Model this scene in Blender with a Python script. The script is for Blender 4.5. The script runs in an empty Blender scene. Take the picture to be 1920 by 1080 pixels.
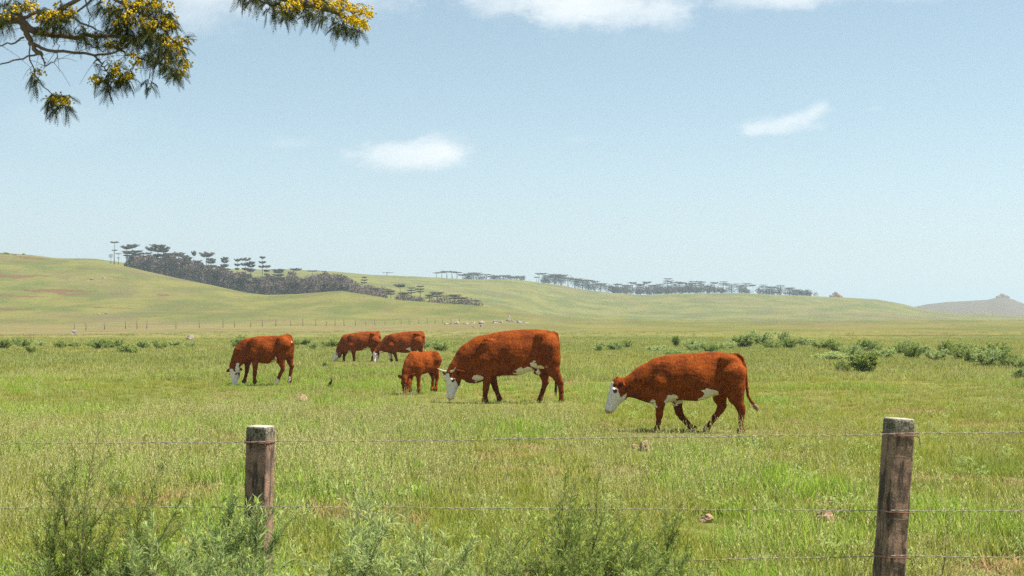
import bpy, math, random
import numpy as np
from mathutils import Vector

# ------------------------------------------------------------------ camera, light, exposure
S = bpy.context.scene
COL = S.collection
F = 2666.667          # focal length in photograph pixels (50 mm)
EYE = 1.75
HOR = 600.0           # row of the true horizon

cam = bpy.data.cameras.new("camera")
cam.lens = 50; cam.sensor_width = 36
cam.shift_y = 60 / 1920
cam.clip_start = 0.1; cam.clip_end = 20000
cam.dof.use_dof = True; cam.dof.focus_distance = 24; cam.dof.aperture_fstop = 9
camo = bpy.data.objects.new("camera", cam); COL.objects.link(camo)
camo.location = (0, 0, EYE); camo.rotation_euler = (math.radians(90), 0, 0)
S.camera = camo

SUN_EL = math.radians(65)
SUN_AZ = math.radians(88)     # clockwise from +Y (view direction) towards +X
sd = Vector((math.sin(SUN_AZ) * math.cos(SUN_EL), math.cos(SUN_AZ) * math.cos(SUN_EL), math.sin(SUN_EL)))
sun = bpy.data.lights.new("sun", 'SUN'); sun.energy = 4.8; sun.angle = math.radians(0.6)
sun.color = (1.0, 0.94, 0.80)
suno = bpy.data.objects.new("sun", sun); COL.objects.link(suno)
suno.rotation_euler = sd.to_track_quat('Z', 'Y').to_euler()

S.view_settings.view_transform = 'Standard'
S.view_settings.look = 'None'
S.view_settings.exposure = 1.08
S.view_settings.gamma = 1
S.cycles.max_bounces = 6
S.cycles.diffuse_bounces = 3
S.cycles.transmission_bounces = 3
S.cycles.transparent_max_bounces = 4
S.cycles.volume_bounces = 0
S.cycles.use_adaptive_sampling = False
S.cycles.use_denoising = False


class NT:
    """tiny node-tree helper"""
    def __init__(s, tree):
        s.t = tree; s.n = tree.nodes; s.l = tree.links
    def new(s, typ, **kw):
        n = s.n.new(typ)
        for k, v in kw.items(): setattr(n, k, v)
        return n
    def put(s, sock, v):
        if isinstance(v, bpy.types.NodeSocket): s.l.new(v, sock)
        else:
            if sock.type == 'RGBA' and not hasattr(v, '__len__'): v = (v, v, v, 1)
            if sock.type == 'RGBA' and len(v) == 3: v = (*v, 1)
            sock.default_value = v
    def math(s, op, a, b=0.0, c=None, clamp=False):
        n = s.new('ShaderNodeMath', operation=op, use_clamp=clamp)
        s.put(n.inputs[0], a); s.put(n.inputs[1], b)
        if c is not None: s.put(n.inputs[2], c)
        return n.outputs[0]
    def mix(s, f, a, b, blend='MIX'):
        n = s.new('ShaderNodeMix', data_type='RGBA', blend_type=blend)
        s.put(n.inputs[0], f); s.put(n.inputs[6], a); s.put(n.inputs[7], b)
        return n.outputs[2]
    def ss(s, v, a, b, lo=0.0, hi=1.0):
        n = s.new('ShaderNodeMapRange', interpolation_type='SMOOTHSTEP')
        s.put(n.inputs[0], v)
        for i, q in zip((1, 2, 3, 4), (a, b, lo, hi)): n.inputs[i].default_value = q
        return n.outputs[0]
    def noise(s, vec, scale, detail=3, rough=0.55, dim='3D', dist=0.0):
        n = s.new('ShaderNodeTexNoise', noise_dimensions=dim)
        if vec is not None: s.l.new(vec, n.inputs['Vector'])
        n.inputs['Scale'].default_value = scale
        n.inputs['Detail'].default_value = detail
        n.inputs['Roughness'].default_value = rough
        n.inputs['Distortion'].default_value = dist
        return n.outputs[0]
    def mapping(s, vec, scale=(1, 1, 1), loc=(0, 0, 0), rot=(0, 0, 0)):
        n = s.new('ShaderNodeMapping')
        s.l.new(vec, n.inputs[0])
        n.inputs[1].default_value = loc; n.inputs[2].default_value = rot; n.inputs[3].default_value = scale
        return n.outputs[0]


# ------------------------------------------------------------------ sky with clouds
W = bpy.data.worlds.new("World"); S.world = W; W.use_nodes = True
w = NT(W.node_tree); w.n.clear()
sky = w.new('ShaderNodeTexSky', sky_type='NISHITA')
sky.sun_disc = False
sky.sun_elevation = SUN_EL; sky.sun_rotation = SUN_AZ
sky.altitude = 900; sky.air_density = 1.0; sky.dust_density = 0.8; sky.ozone_density = 1.6
tc = w.new('ShaderNodeTexCoord')
sep = w.new('ShaderNodeSeparateXYZ'); w.l.new(tc.outputs['Generated'], sep.inputs[0])
yy = w.math('MAXIMUM', sep.outputs[1], 0.05)
u = w.math('DIVIDE', sep.outputs[0], yy); v = w.math('DIVIDE', sep.outputs[2], yy)
comb = w.new('ShaderNodeCombineXYZ'); w.l.new(u, comb.inputs[0]); w.l.new(v, comb.inputs[1])
n1 = w.noise(w.mapping(comb.outputs[0], (1, 1.5, 1)), 30, 7, 0.66, dist=.3)
n2 = w.noise(w.mapping(comb.outputs[0], (1, 1.8, 1), (3, 1, 0)), 9, 5, 0.6)
n3 = w.noise(w.mapping(comb.outputs[0], (1, 2.2, 1), (7, 3, 0), (0, 0, math.radians(-14))), 70, 5, 0.7)
mask = None
# px, row, half width, half height, weight, tilt in degrees
for (px, row, hw, hh, wt, ang) in [
        (772, 296, 104, 30, .72, 2), (826, 284, 52, 32, .8, 0), (722, 284, 62, 18, .4, 5),
        (1458, 238, 68, 20, .52, 5), (1505, 220, 58, 14, .4, 14), (1532, 205, 24, 12, .35, 30), (1408, 243, 26, 16, .4, 0), (1640, 204, 20, 5, .12, 10),
        (1135, 6, 150, 60, .68, 0), (1240, 30, 60, 34, .35, 0), (1010, -10, 170, 50, .45, 0), (1060, 20, 80, 42, .5, 0), (930, 0, 70, 50, .25, 0),
        (1440, -8, 130, 34, .55, 0), (1500, 4, 60, 20, .35, 0), (1690, -20, 130, 30, .3, 0), (520, -30, 300, 80, .5, 0),
        (370, 22, 110, 60, .28, 0), (140, 235, 130, 50, .10, 0), (540, 268, 50, 12, .15, 0), (1080, 262, 40, 8, .06, 0)]:
    cu = (px - 960) / F; cv = (HOR - row) / F; ca, sa = math.cos(math.radians(ang)), math.sin(math.radians(ang))
    eu = w.math('SUBTRACT', u, cu); ev = w.math('SUBTRACT', v, cv)
    du = w.math('DIVIDE', w.math('ADD', w.math('MULTIPLY', eu, ca), w.math('MULTIPLY', ev, sa)), hw / F)
    dv = w.math('SUBTRACT', w.math('MULTIPLY', ev, ca), w.math('MULTIPLY', eu, sa))
    dv = w.math('ADD', w.math('DIVIDE', w.math('MAXIMUM', dv, 0), hh / F), w.math('DIVIDE', w.math('MINIMUM', dv, 0), hh * .8 / F))
    r2 = w.math('SQRT', w.math('ADD', w.math('MULTIPLY', du, du), w.math('MULTIPLY', dv, dv)))
    rn = w.math('ADD', w.math('ADD', r2, w.math('MULTIPLY', w.math('SUBTRACT', n1, 0.5), 2.0)), w.math('MULTIPLY', w.math('SUBTRACT', n3, 0.5), .9))
    m = w.math('MULTIPLY', w.ss(rn, 1.4, 0.1), wt)
    mask = m if mask is None else w.math('SUBTRACT', w.math('ADD', mask, m), w.math('MULTIPLY', mask, m))
veil = w.math('MULTIPLY', w.ss(n2, .52, .8), w.ss(v, .13, .5, 0, .75))
mask = w.math('MAXIMUM', mask, veil)
cl = w.ss(n1, .3, .75)
ccol = w.mix(cl, (9.0, 9.6, 10.0), (11.2, 11.0, 10.6))
hsv = w.new('ShaderNodeHueSaturation'); w.l.new(sky.outputs[0], hsv.inputs['Color'])
hsv.inputs['Saturation'].default_value = 0.80; hsv.inputs['Hue'].default_value = 0.480
hsv.inputs['Value'].default_value = 1.3
base = w.mix(w.ss(v, .17, -.02, 0, .5), hsv.outputs[0], (6.6, 7.65, 8.55))
front = w.ss(sep.outputs[1], .05, .3)
skyc = w.mix(w.math('MULTIPLY', mask, front), base, ccol)
bg = w.new('ShaderNodeBackground'); w.l.new(skyc, bg.inputs[0]); bg.inputs[1].default_value = 0.0505
wo = w.new('ShaderNodeOutputWorld'); w.l.new(bg.outputs[0], wo.inputs[0])
W.cycles.sampling_method = 'MANUAL'; W.cycles.sample_map_resolution = 512

# ------------------------------------------------------------------ helpers
def tag(o, label=None, cat=None, group=None, kind=None):
    if label: o['label'] = label
    if cat: o['category'] = cat
    if group: o['group'] = group
    if kind: o['kind'] = kind
    return o

def empty(name, loc=(0, 0, 0), rz=0.0):
    o = bpy.data.objects.new(name, None); COL.objects.link(o)
    o.location = loc; o.rotation_euler = (0, 0, rz); o.empty_display_size = .2
    return o

def mesh_np(name, V, Q=None, T=None, smooth=False):
    V = np.asarray(V, np.float32).reshape(-1, 3)
    me = bpy.data.meshes.new(name)
    Q = np.zeros((0, 4), np.int32) if Q is None else np.asarray(Q, np.int32).reshape(-1, 4)
    T = np.zeros((0, 3), np.int32) if T is None else np.asarray(T, np.int32).reshape(-1, 3)
    me.vertices.add(len(V)); me.vertices.foreach_set('co', V.ravel())
    me.loops.add(Q.size + T.size)
    me.loops.foreach_set('vertex_index', np.concatenate([Q.ravel(), T.ravel()]).astype(np.int32))
    me.polygons.add(len(Q) + len(T))
    st = np.concatenate([np.arange(len(Q)) * 4, Q.size + np.arange(len(T)) * 3]).astype(np.int32)
    me.polygons.foreach_set('loop_start', st)
    me.update(calc_edges=True)
    if smooth: me.polygons.foreach_set('use_smooth', np.ones(len(me.polygons), bool))
    return me

def obj(name, me, mat=None, parent=None):
    o = bpy.data.objects.new(name, me)
    if mat is not None and not me.materials: me.materials.append(mat)
    COL.objects.link(o); o.parent = parent
    return o

def copy_tree(o, parent=None):
    c = o.copy(); COL.objects.link(c); c.parent = parent
    for ch in list(o.children): copy_tree(ch, c)
    return c

def tube_np(pts, rad, n=6, cap=True):
    """verts and quads of a tube along pts (k,3) with radii rad"""
    P = np.asarray(pts, float); k = len(P); rad = np.broadcast_to(np.asarray(rad, float), (k,))
    D = np.gradient(P, axis=0); D /= np.linalg.norm(D, axis=1)[:, None] + 1e-9
    ref = np.array([0.0, 1.0, 0.13]) if abs(D[0][1]) < .9 else np.array([1.0, 0, .1])
    A = np.cross(D, ref); A /= np.linalg.norm(A, axis=1)[:, None] + 1e-9
    B = np.cross(D, A)
    th = np.linspace(0, 2 * np.pi, n, endpoint=False)
    V = P[:, None, :] + rad[:, None, None] * (np.cos(th)[None, :, None] * A[:, None, :] + np.sin(th)[None, :, None] * B[:, None, :])
    V = V.reshape(-1, 3)
    i = np.arange(k - 1)[:, None] * n; j = np.arange(n)[None, :]; j2 = (j + 1) % n
    Q = np.stack([i + j, i + j2, i + n + j2, i + n + j], -1).reshape(-1, 4)
    if cap:
        V = np.vstack([V, P[-1] + D[-1] * rad[-1] * .6, P[0] - D[0] * rad[0] * .2])
        e = len(V) - 2; b = (k - 1) * n
        jj = np.arange(n)
        T = np.stack([b + jj, b + (jj + 1) % n, np.full(n, e)], -1)
        T2 = np.stack([(jj + 1) % n, jj, np.full(n, e + 1)], -1)
        return V, Q, np.vstack([T, T2])
    return V, Q, np.zeros((0, 3), int)

class MB:
    def __init__(s): s.V = []; s.Q = []; s.T = []; s.n = 0
    def add(s, V, Q=None, T=None):
        V = np.asarray(V, float).reshape(-1, 3)
        s.V.append(V)
        if Q is not None and len(Q): s.Q.append(np.asarray(Q) + s.n)
        if T is not None and len(T): s.T.append(np.asarray(T) + s.n)
        s.n += len(V)
    def tube(s, pts, rad, n=6): s.add(*tube_np(pts, rad, n))
    def mesh(s, name, smooth=False):
        return mesh_np(name, np.vstack(s.V), np.vstack(s.Q) if s.Q else None, np.vstack(s.T) if s.T else None, smooth)

_t = np.random.RandomState(7).rand(256, 256)
def vn2(x, y):
    xi = np.floor(x).astype(int); yi = np.floor(y).astype(int)
    fx = x - xi; fy = y - yi; fx = fx * fx * (3 - 2 * fx); fy = fy * fy * (3 - 2 * fy)
    g = lambda a, b: _t[a & 255, b & 255]
    return (g(xi, yi) * (1 - fx) + g(xi + 1, yi) * fx) * (1 - fy) + (g(xi, yi + 1) * (1 - fx) + g(xi + 1, yi + 1) * fx) * fy - .5
def fbm2(x, y, o=4):
    r = 0; a = 1
    for i in range(o): r = r + a * vn2(x * 2 ** i + 17 * i, y * 2 ** i + 31 * i); a *= .5
    return r
def vn3(x, y, z): return (vn2(x + z * 3.17, y + 5.3) + vn2(y + z * 2.71 + 9, z + x * .37) + vn2(z + 41.2, x - y * .3)) / 1.7

def pchip(xk, yk, x):
    """xk, yk: (n_knots, m) ; x: (m,) monotone cubic per column"""
    h = np.diff(xk, axis=0); dl = np.diff(yk, axis=0) / h
    d = np.zeros_like(yk)
    w1 = 2 * h[1:] + h[:-1]; w2 = h[1:] + 2 * h[:-1]
    same = dl[1:] * dl[:-1] > 0
    with np.errstate(divide='ignore', invalid='ignore'):
        hm = (w1 + w2) / (w1 / dl[:-1] + w2 / dl[1:])
    d[1:-1] = np.where(same, hm, 0)
    d[0] = dl[0]; d[-1] = dl[-1]
    out = np.zeros_like(x)
    for k in range(len(h)):
        s_ = (x >= xk[k]) & (x <= xk[k + 1]) if k < len(h) - 1 else (x >= xk[k])
        if not s_.any(): continue
        t = np.clip((x - xk[k]) / h[k], 0, 1)
        v_ = (2 * t**3 - 3 * t**2 + 1) * yk[k] + (t**3 - 2 * t**2 + t) * h[k] * d[k] + (-2 * t**3 + 3 * t**2) * yk[k + 1] + (t**3 - t**2) * h[k] * d[k + 1]
        out = np.where(s_, v_, out)
    return out

# ------------------------------------------------------------------ terrain
I = np.interp
def terrain(x, y):
    """height of the land at world x, y"""
    x = np.asarray(x, float); y = np.asarray(y, float)
    sh = np.broadcast(x, y).shape
    x = np.broadcast_to(x, sh).ravel(); y = np.broadcast_to(y, sh).ravel()
    r = np.hypot(x, y) + 1e-6
    c = np.maximum(y / r, .3)
    d = r * c
    px = 960 + F * np.clip(x / np.maximum(np.maximum(y, r * .3), 1e-6), -2.2, 2.2)
    wob = 10 * vn2(px / 160, px * 0 + 3) * 0
    row = lambda xs, ys: I(px, xs, ys) + wob
    zz = lambda rw, dd: EYE + (HOR - rw) * dd / F
    dA = row([-2000, 0, 240, 480, 640, 820, 1000, 4000], [640, 620, 600, 560, 500, 470, 440, 430])
    rA = row([-2600, -900, 0, 60, 110, 180, 235, 330, 400, 460, 500, 550, 590, 640, 680, 740, 820, 900, 960, 1040, 1300, 1920, 4000],
             [540, 470, 478, 482, 488, 491, 500, 520, 533, 546, 551, 551, 548, 545, 552, 563, 571, 575, 583, 598, 603, 606, 606])
    rm = row([-2600, 0, 300, 640, 900, 1100, 1920, 4000], [590, 574, 578, 592, 600, 606, 610, 610])
    rC = row([-2000, 0, 240, 400, 560, 600, 700, 820, 880, 960, 1000, 1050, 1100, 1150, 1200, 1300, 1400, 1500, 1560, 1640, 1690, 1730, 1800, 1920, 2600, 4000],
             [520, 500, 505, 508, 508, 511, 518, 523, 526, 527, 530, 536, 546, 552, 555, 552, 552, 556, 559, 563, 571, 580, 588, 594, 560, 500])
    rD = row([-2000, 1500, 1680, 1715, 1740, 1770, 1820, 1850, 1866, 1882, 1897, 1915, 1935, 2100, 4000],
             [600, 594, 580, 575, 570, 566.5, 563, 561.5, 558, 557, 559.5, 567, 574, 560, 520])
    after = row([900, 1000, 1050, 1920], [5, 3, -4, -3])
    up = row([0, 240, 400, 600, 820, 1000, 1100, 1920], [2, 8, 16, 12, 6, -2, -14, -8])
    knots = [(0 * d, 0 * d), (0 * d + 100, 0 * d), (0 * d + 150, zz(634, 150) + 0 * d), (0 * d + 205, zz(row([0, 500, 900, 1300], [621, 621, 622, 624]), 205) + 0 * d),
             (0 * d + 346, zz(row([0, 500, 850, 1050, 1920], [601, 603, 605, 609, 609]), 346) + 0 * d), (d * 0 + 400, zz(row([0, 500, 850, 1050, 1920], [584, 590, 592, 603, 605]), 400)),
             (dA, zz(rA, dA)), (dA + 35, zz(rA + after, dA + 35)), (dA + 160, zz(rA - up, dA + 160)),
             (d * 0 + 1100, zz(rC, 1100)), (d * 0 + 1300, zz(rC, 1100) - 18), (d * 0 + 1900, zz(rD, 1900)),
             (d * 0 + 2500, zz(rD, 1900) - 30), (d * 0 + 9000, zz(rD, 1900) * 0)]
    xk = np.array([k[0] for k in knots]); yk = np.array([k[1] for k in knots])
    yk[5] = np.where(dA < 405, yk[4], yk[5])
    z = pchip(xk, yk, d)
    amp = np.clip((d - 150) / 500, 0, 1)
    z = z + np.clip((d - 120) / 120, 0, 1) * np.clip((520 - d) / 150, 0, 1) * 1.5 * fbm2(x / 75 + 8, y / 48 + 2, 3)
    z = z + amp * (1.6 * fbm2(x / 70, y / 90, 4) + .25 * vn2(x / 9, y / 14))
    nr = np.clip((d - 2) / 30, 0, 1) * np.clip((240 - d) / 100, 0, 1)
    z = z + nr * (.10 * fbm2(x / 7 + 3, y / 9, 3) + .018 * vn2(x * 1.3, y * 1.3))
    # the cut bank of the stream at the far left edge of the field
    bank = np.exp(-((d - 152 - 4 * vn2(x / 12, x * 0)) / 5) ** 2) * np.clip((560 - px) / 150, 0, 1)
    z = z - bank * .55
    return z.reshape(sh)

def at(px, d, dz=0.0):
    x = (px - 960) / F * d
    return Vector((x, d, float(terrain(x, d)) + dz))

th = np.radians(np.concatenate([np.linspace(-180, -60, 60, endpoint=False), np.linspace(-60, -23, 90, endpoint=False),
                                np.linspace(-23, 23, 700, endpoint=False), np.linspace(23, 60, 90, endpoint=False), np.linspace(60, 180, 60, endpoint=False)]))
rr = np.concatenate([np.geomspace(.6, 100, 150, endpoint=False), np.geomspace(100, 1250, 380, endpoint=False), np.geomspace(1250, 9000, 60)])
R_, TH_ = np.meshgrid(rr, th, indexing='ij')
X_ = R_ * np.sin(TH_); Y_ = R_ * np.cos(TH_); Z_ = terrain(X_, Y_)
nR, nT = R_.shape
V = np.stack([X_, Y_, Z_], -1).reshape(-1, 3)
i = np.arange(nR - 1)[:, None] * nT; j = np.arange(nT)[None, :]; j2 = (j + 1) % nT
Q = np.stack([i + j, i + j2, i + nT + j2, i + nT + j], -1).reshape(-1, 4)[:, ::-1]
V = np.vstack([V, [[0, 0, float(terrain(0, .01))]]])
jj = np.arange(nT); T = np.stack([(jj + 1) % nT, jj, np.full(nT, len(V) - 1)], -1)[:, ::-1]
gme = mesh_np("ground", V, Q, T, True)
# bare soil scars (world ellipses): px, depth, half width m, half depth m, strength
soil = np.zeros(len(V))
def scar(px, d, a, b, s_, rot=0.0):
    cx = (px - 960) / F * d
    dx = V[:, 0] - cx; dy = V[:, 1] - d
    c_, s2 = math.cos(rot), math.sin(rot)
    e = ((dx * c_ + dy * s2) / a) ** 2 + ((-dx * s2 + dy * c_) / b) ** 2
    e = np.sqrt(e) + .9 * fbm2(V[:, 0] / 6 + 5, V[:, 1] / 5, 3)
    soil[:] = np.maximum(soil, s_ * np.clip((1.15 - e) / .4, 0, 1))
for a in [(40, 575, 22, 5, .7), (95, 470, 14, 5, .95), (145, 462, 8, 3, .8), (35, 450, 14, 4, .7), (225, 465, 3, 2, .9), (305, 468, 3, 2, .8), (445, 480, 3, 2, .8),
          (20, 505, 16, 7, .7), (40, 555, 12, 6, .55), (180, 545, 12, 5, .55), (215, 500, 14, 6, .4), (190, 420, 9, 3, .7), (20, 410, 12, 3, .95), (120, 330, 40, 6, .45), (460, 395, 30, 3, .5),
          (60, 155, 11, 5, .8), (130, 155, 8, 5, .8), (220, 153, 6, 3, .6), (400, 152, 7, 4, .95), (440, 151, 4, 3, .9), (300, 155, 6, 4, .5), (500, 300, 16, 3, .55),
          (905, 345, 9, 10, .7, .5), (850, 318, 6, 7, .6), (945, 420, 6, 6, .5), (975, 480, 9, 8, .4), (1090, 560, 18, 8, .3), (1300, 340, 22, 5, .35), (1830, 170, 14, 3, .7, -.3), (1890, 140, 7, 3, .8), (1660, 330, 14, 4, .4), (1480, 255, 12, 3, .3),
          (1330, 13.6, .7, .3, .5), (1555, 13.4, .5, .25, .4), (1300, 19, .6, .4, .3), (900, 20, 1.2, .5, .3), (1230, 13.8, .5, .3, .4)]:
    scar(*a)
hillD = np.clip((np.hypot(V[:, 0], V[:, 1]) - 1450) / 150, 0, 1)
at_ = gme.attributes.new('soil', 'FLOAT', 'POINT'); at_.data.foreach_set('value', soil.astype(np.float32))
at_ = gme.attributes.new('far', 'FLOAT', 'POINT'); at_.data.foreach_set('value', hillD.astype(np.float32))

def attr(t, name):
    n = t.new('ShaderNodeAttribute'); n.attribute_name = name
    return n

def new_mat(name):
    m = bpy.data.materials.new(name); m.use_nodes = True
    t = NT(m.node_tree); t.n.clear()
    return m, t

def finish(t, shader):
    o = t.new('ShaderNodeOutputMaterial'); t.l.new(shader, o.inputs[0])

GREEN = (.150, .175, .038); YELL = (.265, .245, .062); OLIVE = (.175, .145, .055); PINK = (.225, .165, .098); FRESH = (.095, .150, .034)
def grass_colour(t, pos):
    """colour of the pasture by world position: greens, straw and pinkish dry grass in broad patches"""
    a = t.noise(t.mapping(pos, (1, .55, 0)), .045, 4, .6)
    b = t.noise(t.mapping(pos, (1, .8, 0), (31, 7, 0)), .32, 4, .6)
    c = t.noise(t.mapping(pos, (1, .35, 0), (11, 57, 0)), .014, 3, .6)
    col = t.mix(t.ss(a, .38, .62), GREEN, YELL)
    col = t.mix(t.ss(b, .54, .74, 0, .75), col, FRESH)
    col = t.mix(t.ss(b, .47, .28, 0, .55), col, OLIVE)
    col = t.mix(t.ss(c, .52, .68, 0, .6), col, PINK)
    return col, a, b

gm, g = new_mat("pasture_ground")
geo = g.new('ShaderNodeNewGeometry')
col, a, b = grass_colour(g, geo.outputs['Position'])
fine = g.noise(geo.outputs['Position'], 2.2, 6, .75)
mid = g.noise(g.mapping(geo.outputs['Position'], (1, .4, 1)), .13, 5, .65)
col = g.mix(g.ss(fine, .35, .7, 0, .55), col, (.085, .095, .035))
strk = g.noise(g.mapping(geo.outputs['Position'], (.35, 1.3, 1.3)), .11, 6, .72)
strk2 = g.noise(g.mapping(geo.outputs['Position'], (.22, .5, 2.0), (50, 20, 0)), .5, 5, .7)
dist = g.new('ShaderNodeVectorMath', operation='LENGTH'); g.l.new(geo.outputs['Position'], dist.inputs[0])
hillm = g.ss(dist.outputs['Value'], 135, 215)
spx = g.new('ShaderNodeSeparateXYZ'); g.l.new(geo.outputs['Position'], spx.inputs[0])
nearslope = g.math('MULTIPLY', g.math('MULTIPLY', hillm, g.ss(dist.outputs['Value'], 420, 250)), g.ss(spx.outputs[0], 35, -25, .2, 1))
col = g.mix(g.math('MULTIPLY', nearslope, g.ss(strk, .35, .6, .25, .8)), col, (.29, .23, .115))
col = g.mix(g.math('MULTIPLY', g.ss(strk, .53, .68, 0, .75), hillm), col, (.19, .118, .080))
col = g.mix(g.math('MULTIPLY', g.ss(strk, .44, .30, 0, .6), hillm), col, (.235, .235, .085))
col = g.mix(g.math('MULTIPLY', g.ss(strk2, .60, .70, 0, .55), hillm), col, (.075, .068, .036))
col = g.mix(g.ss(mid, .55, .75, 0, .5), col, (.18, .125, .07))
col = g.mix(g.ss(mid, .42, .25, 0, .5), col, (.09, .115, .042))
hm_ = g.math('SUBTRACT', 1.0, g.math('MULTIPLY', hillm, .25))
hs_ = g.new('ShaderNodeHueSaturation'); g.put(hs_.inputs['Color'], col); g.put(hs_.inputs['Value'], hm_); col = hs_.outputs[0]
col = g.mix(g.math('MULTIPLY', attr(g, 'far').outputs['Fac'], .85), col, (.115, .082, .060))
sl = attr(g, 'soil').outputs['Fac']
sm = g.ss(g.math('ADD', sl, g.math('MULTIPLY', g.math('SUBTRACT', g.noise(geo.outputs['Position'], .6, 4, .7), .5), .9)), .35, .75)
scol = g.mix(g.noise(geo.outputs['Position'], .9, 3), (.085, .038, .020), (.18, .10, .06))
col = g.mix(g.math('MULTIPLY', sm, .85), col, scol)
bs = g.new('ShaderNodeBsdfPrincipled'); g.put(bs.inputs['Base Color'], col); bs.inputs['Roughness'].default_value = 1; bs.inputs['Specular IOR Level'].default_value = 0.05
bp = g.new('ShaderNodeBump'); bp.inputs['Strength'].default_value = .55; bp.inputs['Distance'].default_value = .5
g.put(bp.inputs['Height'], g.math('ADD', fine, g.math('MULTIPLY', mid, 2.5))); g.l.new(bp.outputs[0], bs.inputs['Normal'])
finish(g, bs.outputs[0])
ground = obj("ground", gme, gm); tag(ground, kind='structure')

# ------------------------------------------------------------------ plant materials
def leaf_mat(name, c1, c2, tr=.35, patch=None, scale=3.0, rnd=.3, upn=0.0):
    m, t = new_mat(name)
    ge = t.new('ShaderNodeNewGeometry'); oi = t.new('ShaderNodeObjectInfo')
    n = t.noise(ge.outputs['Position'], scale, 3, .6)
    isl = ge.outputs['Random Per Island']
    f = t.math('ADD', t.math('MULTIPLY', n, .6), t.math('MULTIPLY', t.math('ADD', isl, oi.outputs['Random']), .25), clamp=True)
    c = t.mix(t.ss(f, .25, .8), c1, c2)
    if patch:
        pc, _, _ = grass_colour(t, ge.outputs['Position'])
        c = t.mix(patch, c, pc)
    h = t.new('ShaderNodeHueSaturation'); t.put(h.inputs['Color'], c)
    t.put(h.inputs['Value'], t.math('ADD', 1 - rnd / 2, t.math('MULTIPLY', isl, rnd)))
    d = t.new('ShaderNodeBsdfDiffuse'); t.l.new(h.outputs[0], d.inputs[0])
    if upn > 0:      # leaf faces of a tuft shade together with the sward they stand in
        va = t.new('ShaderNodeVectorMath', operation='SCALE'); t.l.new(ge.outputs['Normal'], va.inputs[0]); va.inputs['Scale'].default_value = 1 - upn
        vb = t.new('ShaderNodeVectorMath', operation='ADD'); t.l.new(va.outputs[0], vb.inputs[0]); vb.inputs[1].default_value = (0, 0, upn)
        vc = t.new('ShaderNodeVectorMath', operation='NORMALIZE'); t.l.new(vb.outputs[0], vc.inputs[0]); t.l.new(vc.outputs[0], d.inputs['Normal'])
    tl = t.new('ShaderNodeBsdfTranslucent'); t.l.new(h.outputs[0], tl.inputs[0])
    mx = t.new('ShaderNodeMixShader'); mx.inputs[0].default_value = tr
    t.l.new(d.outputs[0], mx.inputs[1]); t.l.new(tl.outputs[0], mx.inputs[2])
    finish(t, mx.outputs[0])
    return m

def bark_mat(name, c1, c2, scale=20):
    m, t = new_mat(name)
    tcx = t.new('ShaderNodeTexCoord')
    n = t.noise(t.mapping(tcx.outputs['Object'], (1, 1, .3)), scale, 4, .7)
    b_ = t.new('ShaderNodeBsdfPrincipled'); t.put(b_.inputs['Base Color'], t.mix(n, c1, c2)); b_.inputs['Roughness'].default_value = .9
    bm = t.new('ShaderNodeBump'); bm.inputs['Strength'].default_value = .6; bm.inputs['Distance'].default_value = .01
    t.l.new(n, bm.inputs['Height']); t.l.new(bm.outputs[0], b_.inputs['Normal'])
    finish(t, b_.outputs[0])
    return m

M_grass = leaf_mat("grass_blade", (.25, .33, .040), (.44, .47, .080), .45, .55, .8, .4, .68)
M_grass_far = leaf_mat('far_grass_blade', (.26, .33, .060), (.44, .46, .115), .45, .6, .8, .35, .85)
M_straw = leaf_mat("straw_stalk", (.44, .44, .15), (.60, .57, .27), .35, .35, .8, .4, .5)
M_fresh = leaf_mat("fresh_blade", (.19, .35, .035), (.34, .47, .07), .42, .2, .8, .4, .6)
M_weed = leaf_mat("weed_leaf", (.19, .28, .08), (.34, .43, .15), .35, .25, .8, .4, .6)
M_shrub_grey = leaf_mat("grey_green_leaf", (.19, .275, .085), (.41, .49, .20), .4, None, 4, .6, .35)
M_shrub_dark = leaf_mat("dark_green_leaf", (.08, .13, .03), (.24, .31, .08), .35, None, 4, .6, .3)
M_shrub_mid = leaf_mat("mid_green_leaf", (.14, .21, .05), (.33, .41, .13), .4, None, 4, .5, .45)
M_silver = leaf_mat("silver_leaf", (.42, .47, .32), (.66, .70, .54), .4, None, 4, .4, .4)
M_tip = leaf_mat("yellow_green_tip", (.30, .38, .06), (.50, .52, .10), .4, None, 4, .4, .4)
M_stem = bark_mat("shrub_stem", (.13, .07, .045), (.24, .15, .09))
M_bark = bark_mat("acacia_bark", (.10, .065, .055), (.25, .18, .15), 14)
M_trunk = bark_mat("pine_trunk", (.12, .10, .085), (.22, .18, .16), 3)
M_pine = leaf_mat("pine_needles", (.036, .040, .028), (.125, .095, .065), .15, None, .15, .5, .3)
M_wood = leaf_mat("woodland_leaf", (.028, .036, .028), (.17, .125, .098), .2, None, .22, .7, .25)
M_acacia = leaf_mat("acacia_leaf", (.030, .040, .012), (.085, .092, .028), .25, None, 6, .5)
M_blossom = leaf_mat("acacia_blossom", (.62, .42, .015), (.82, .62, .05), .3, None, 10, .3)

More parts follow.
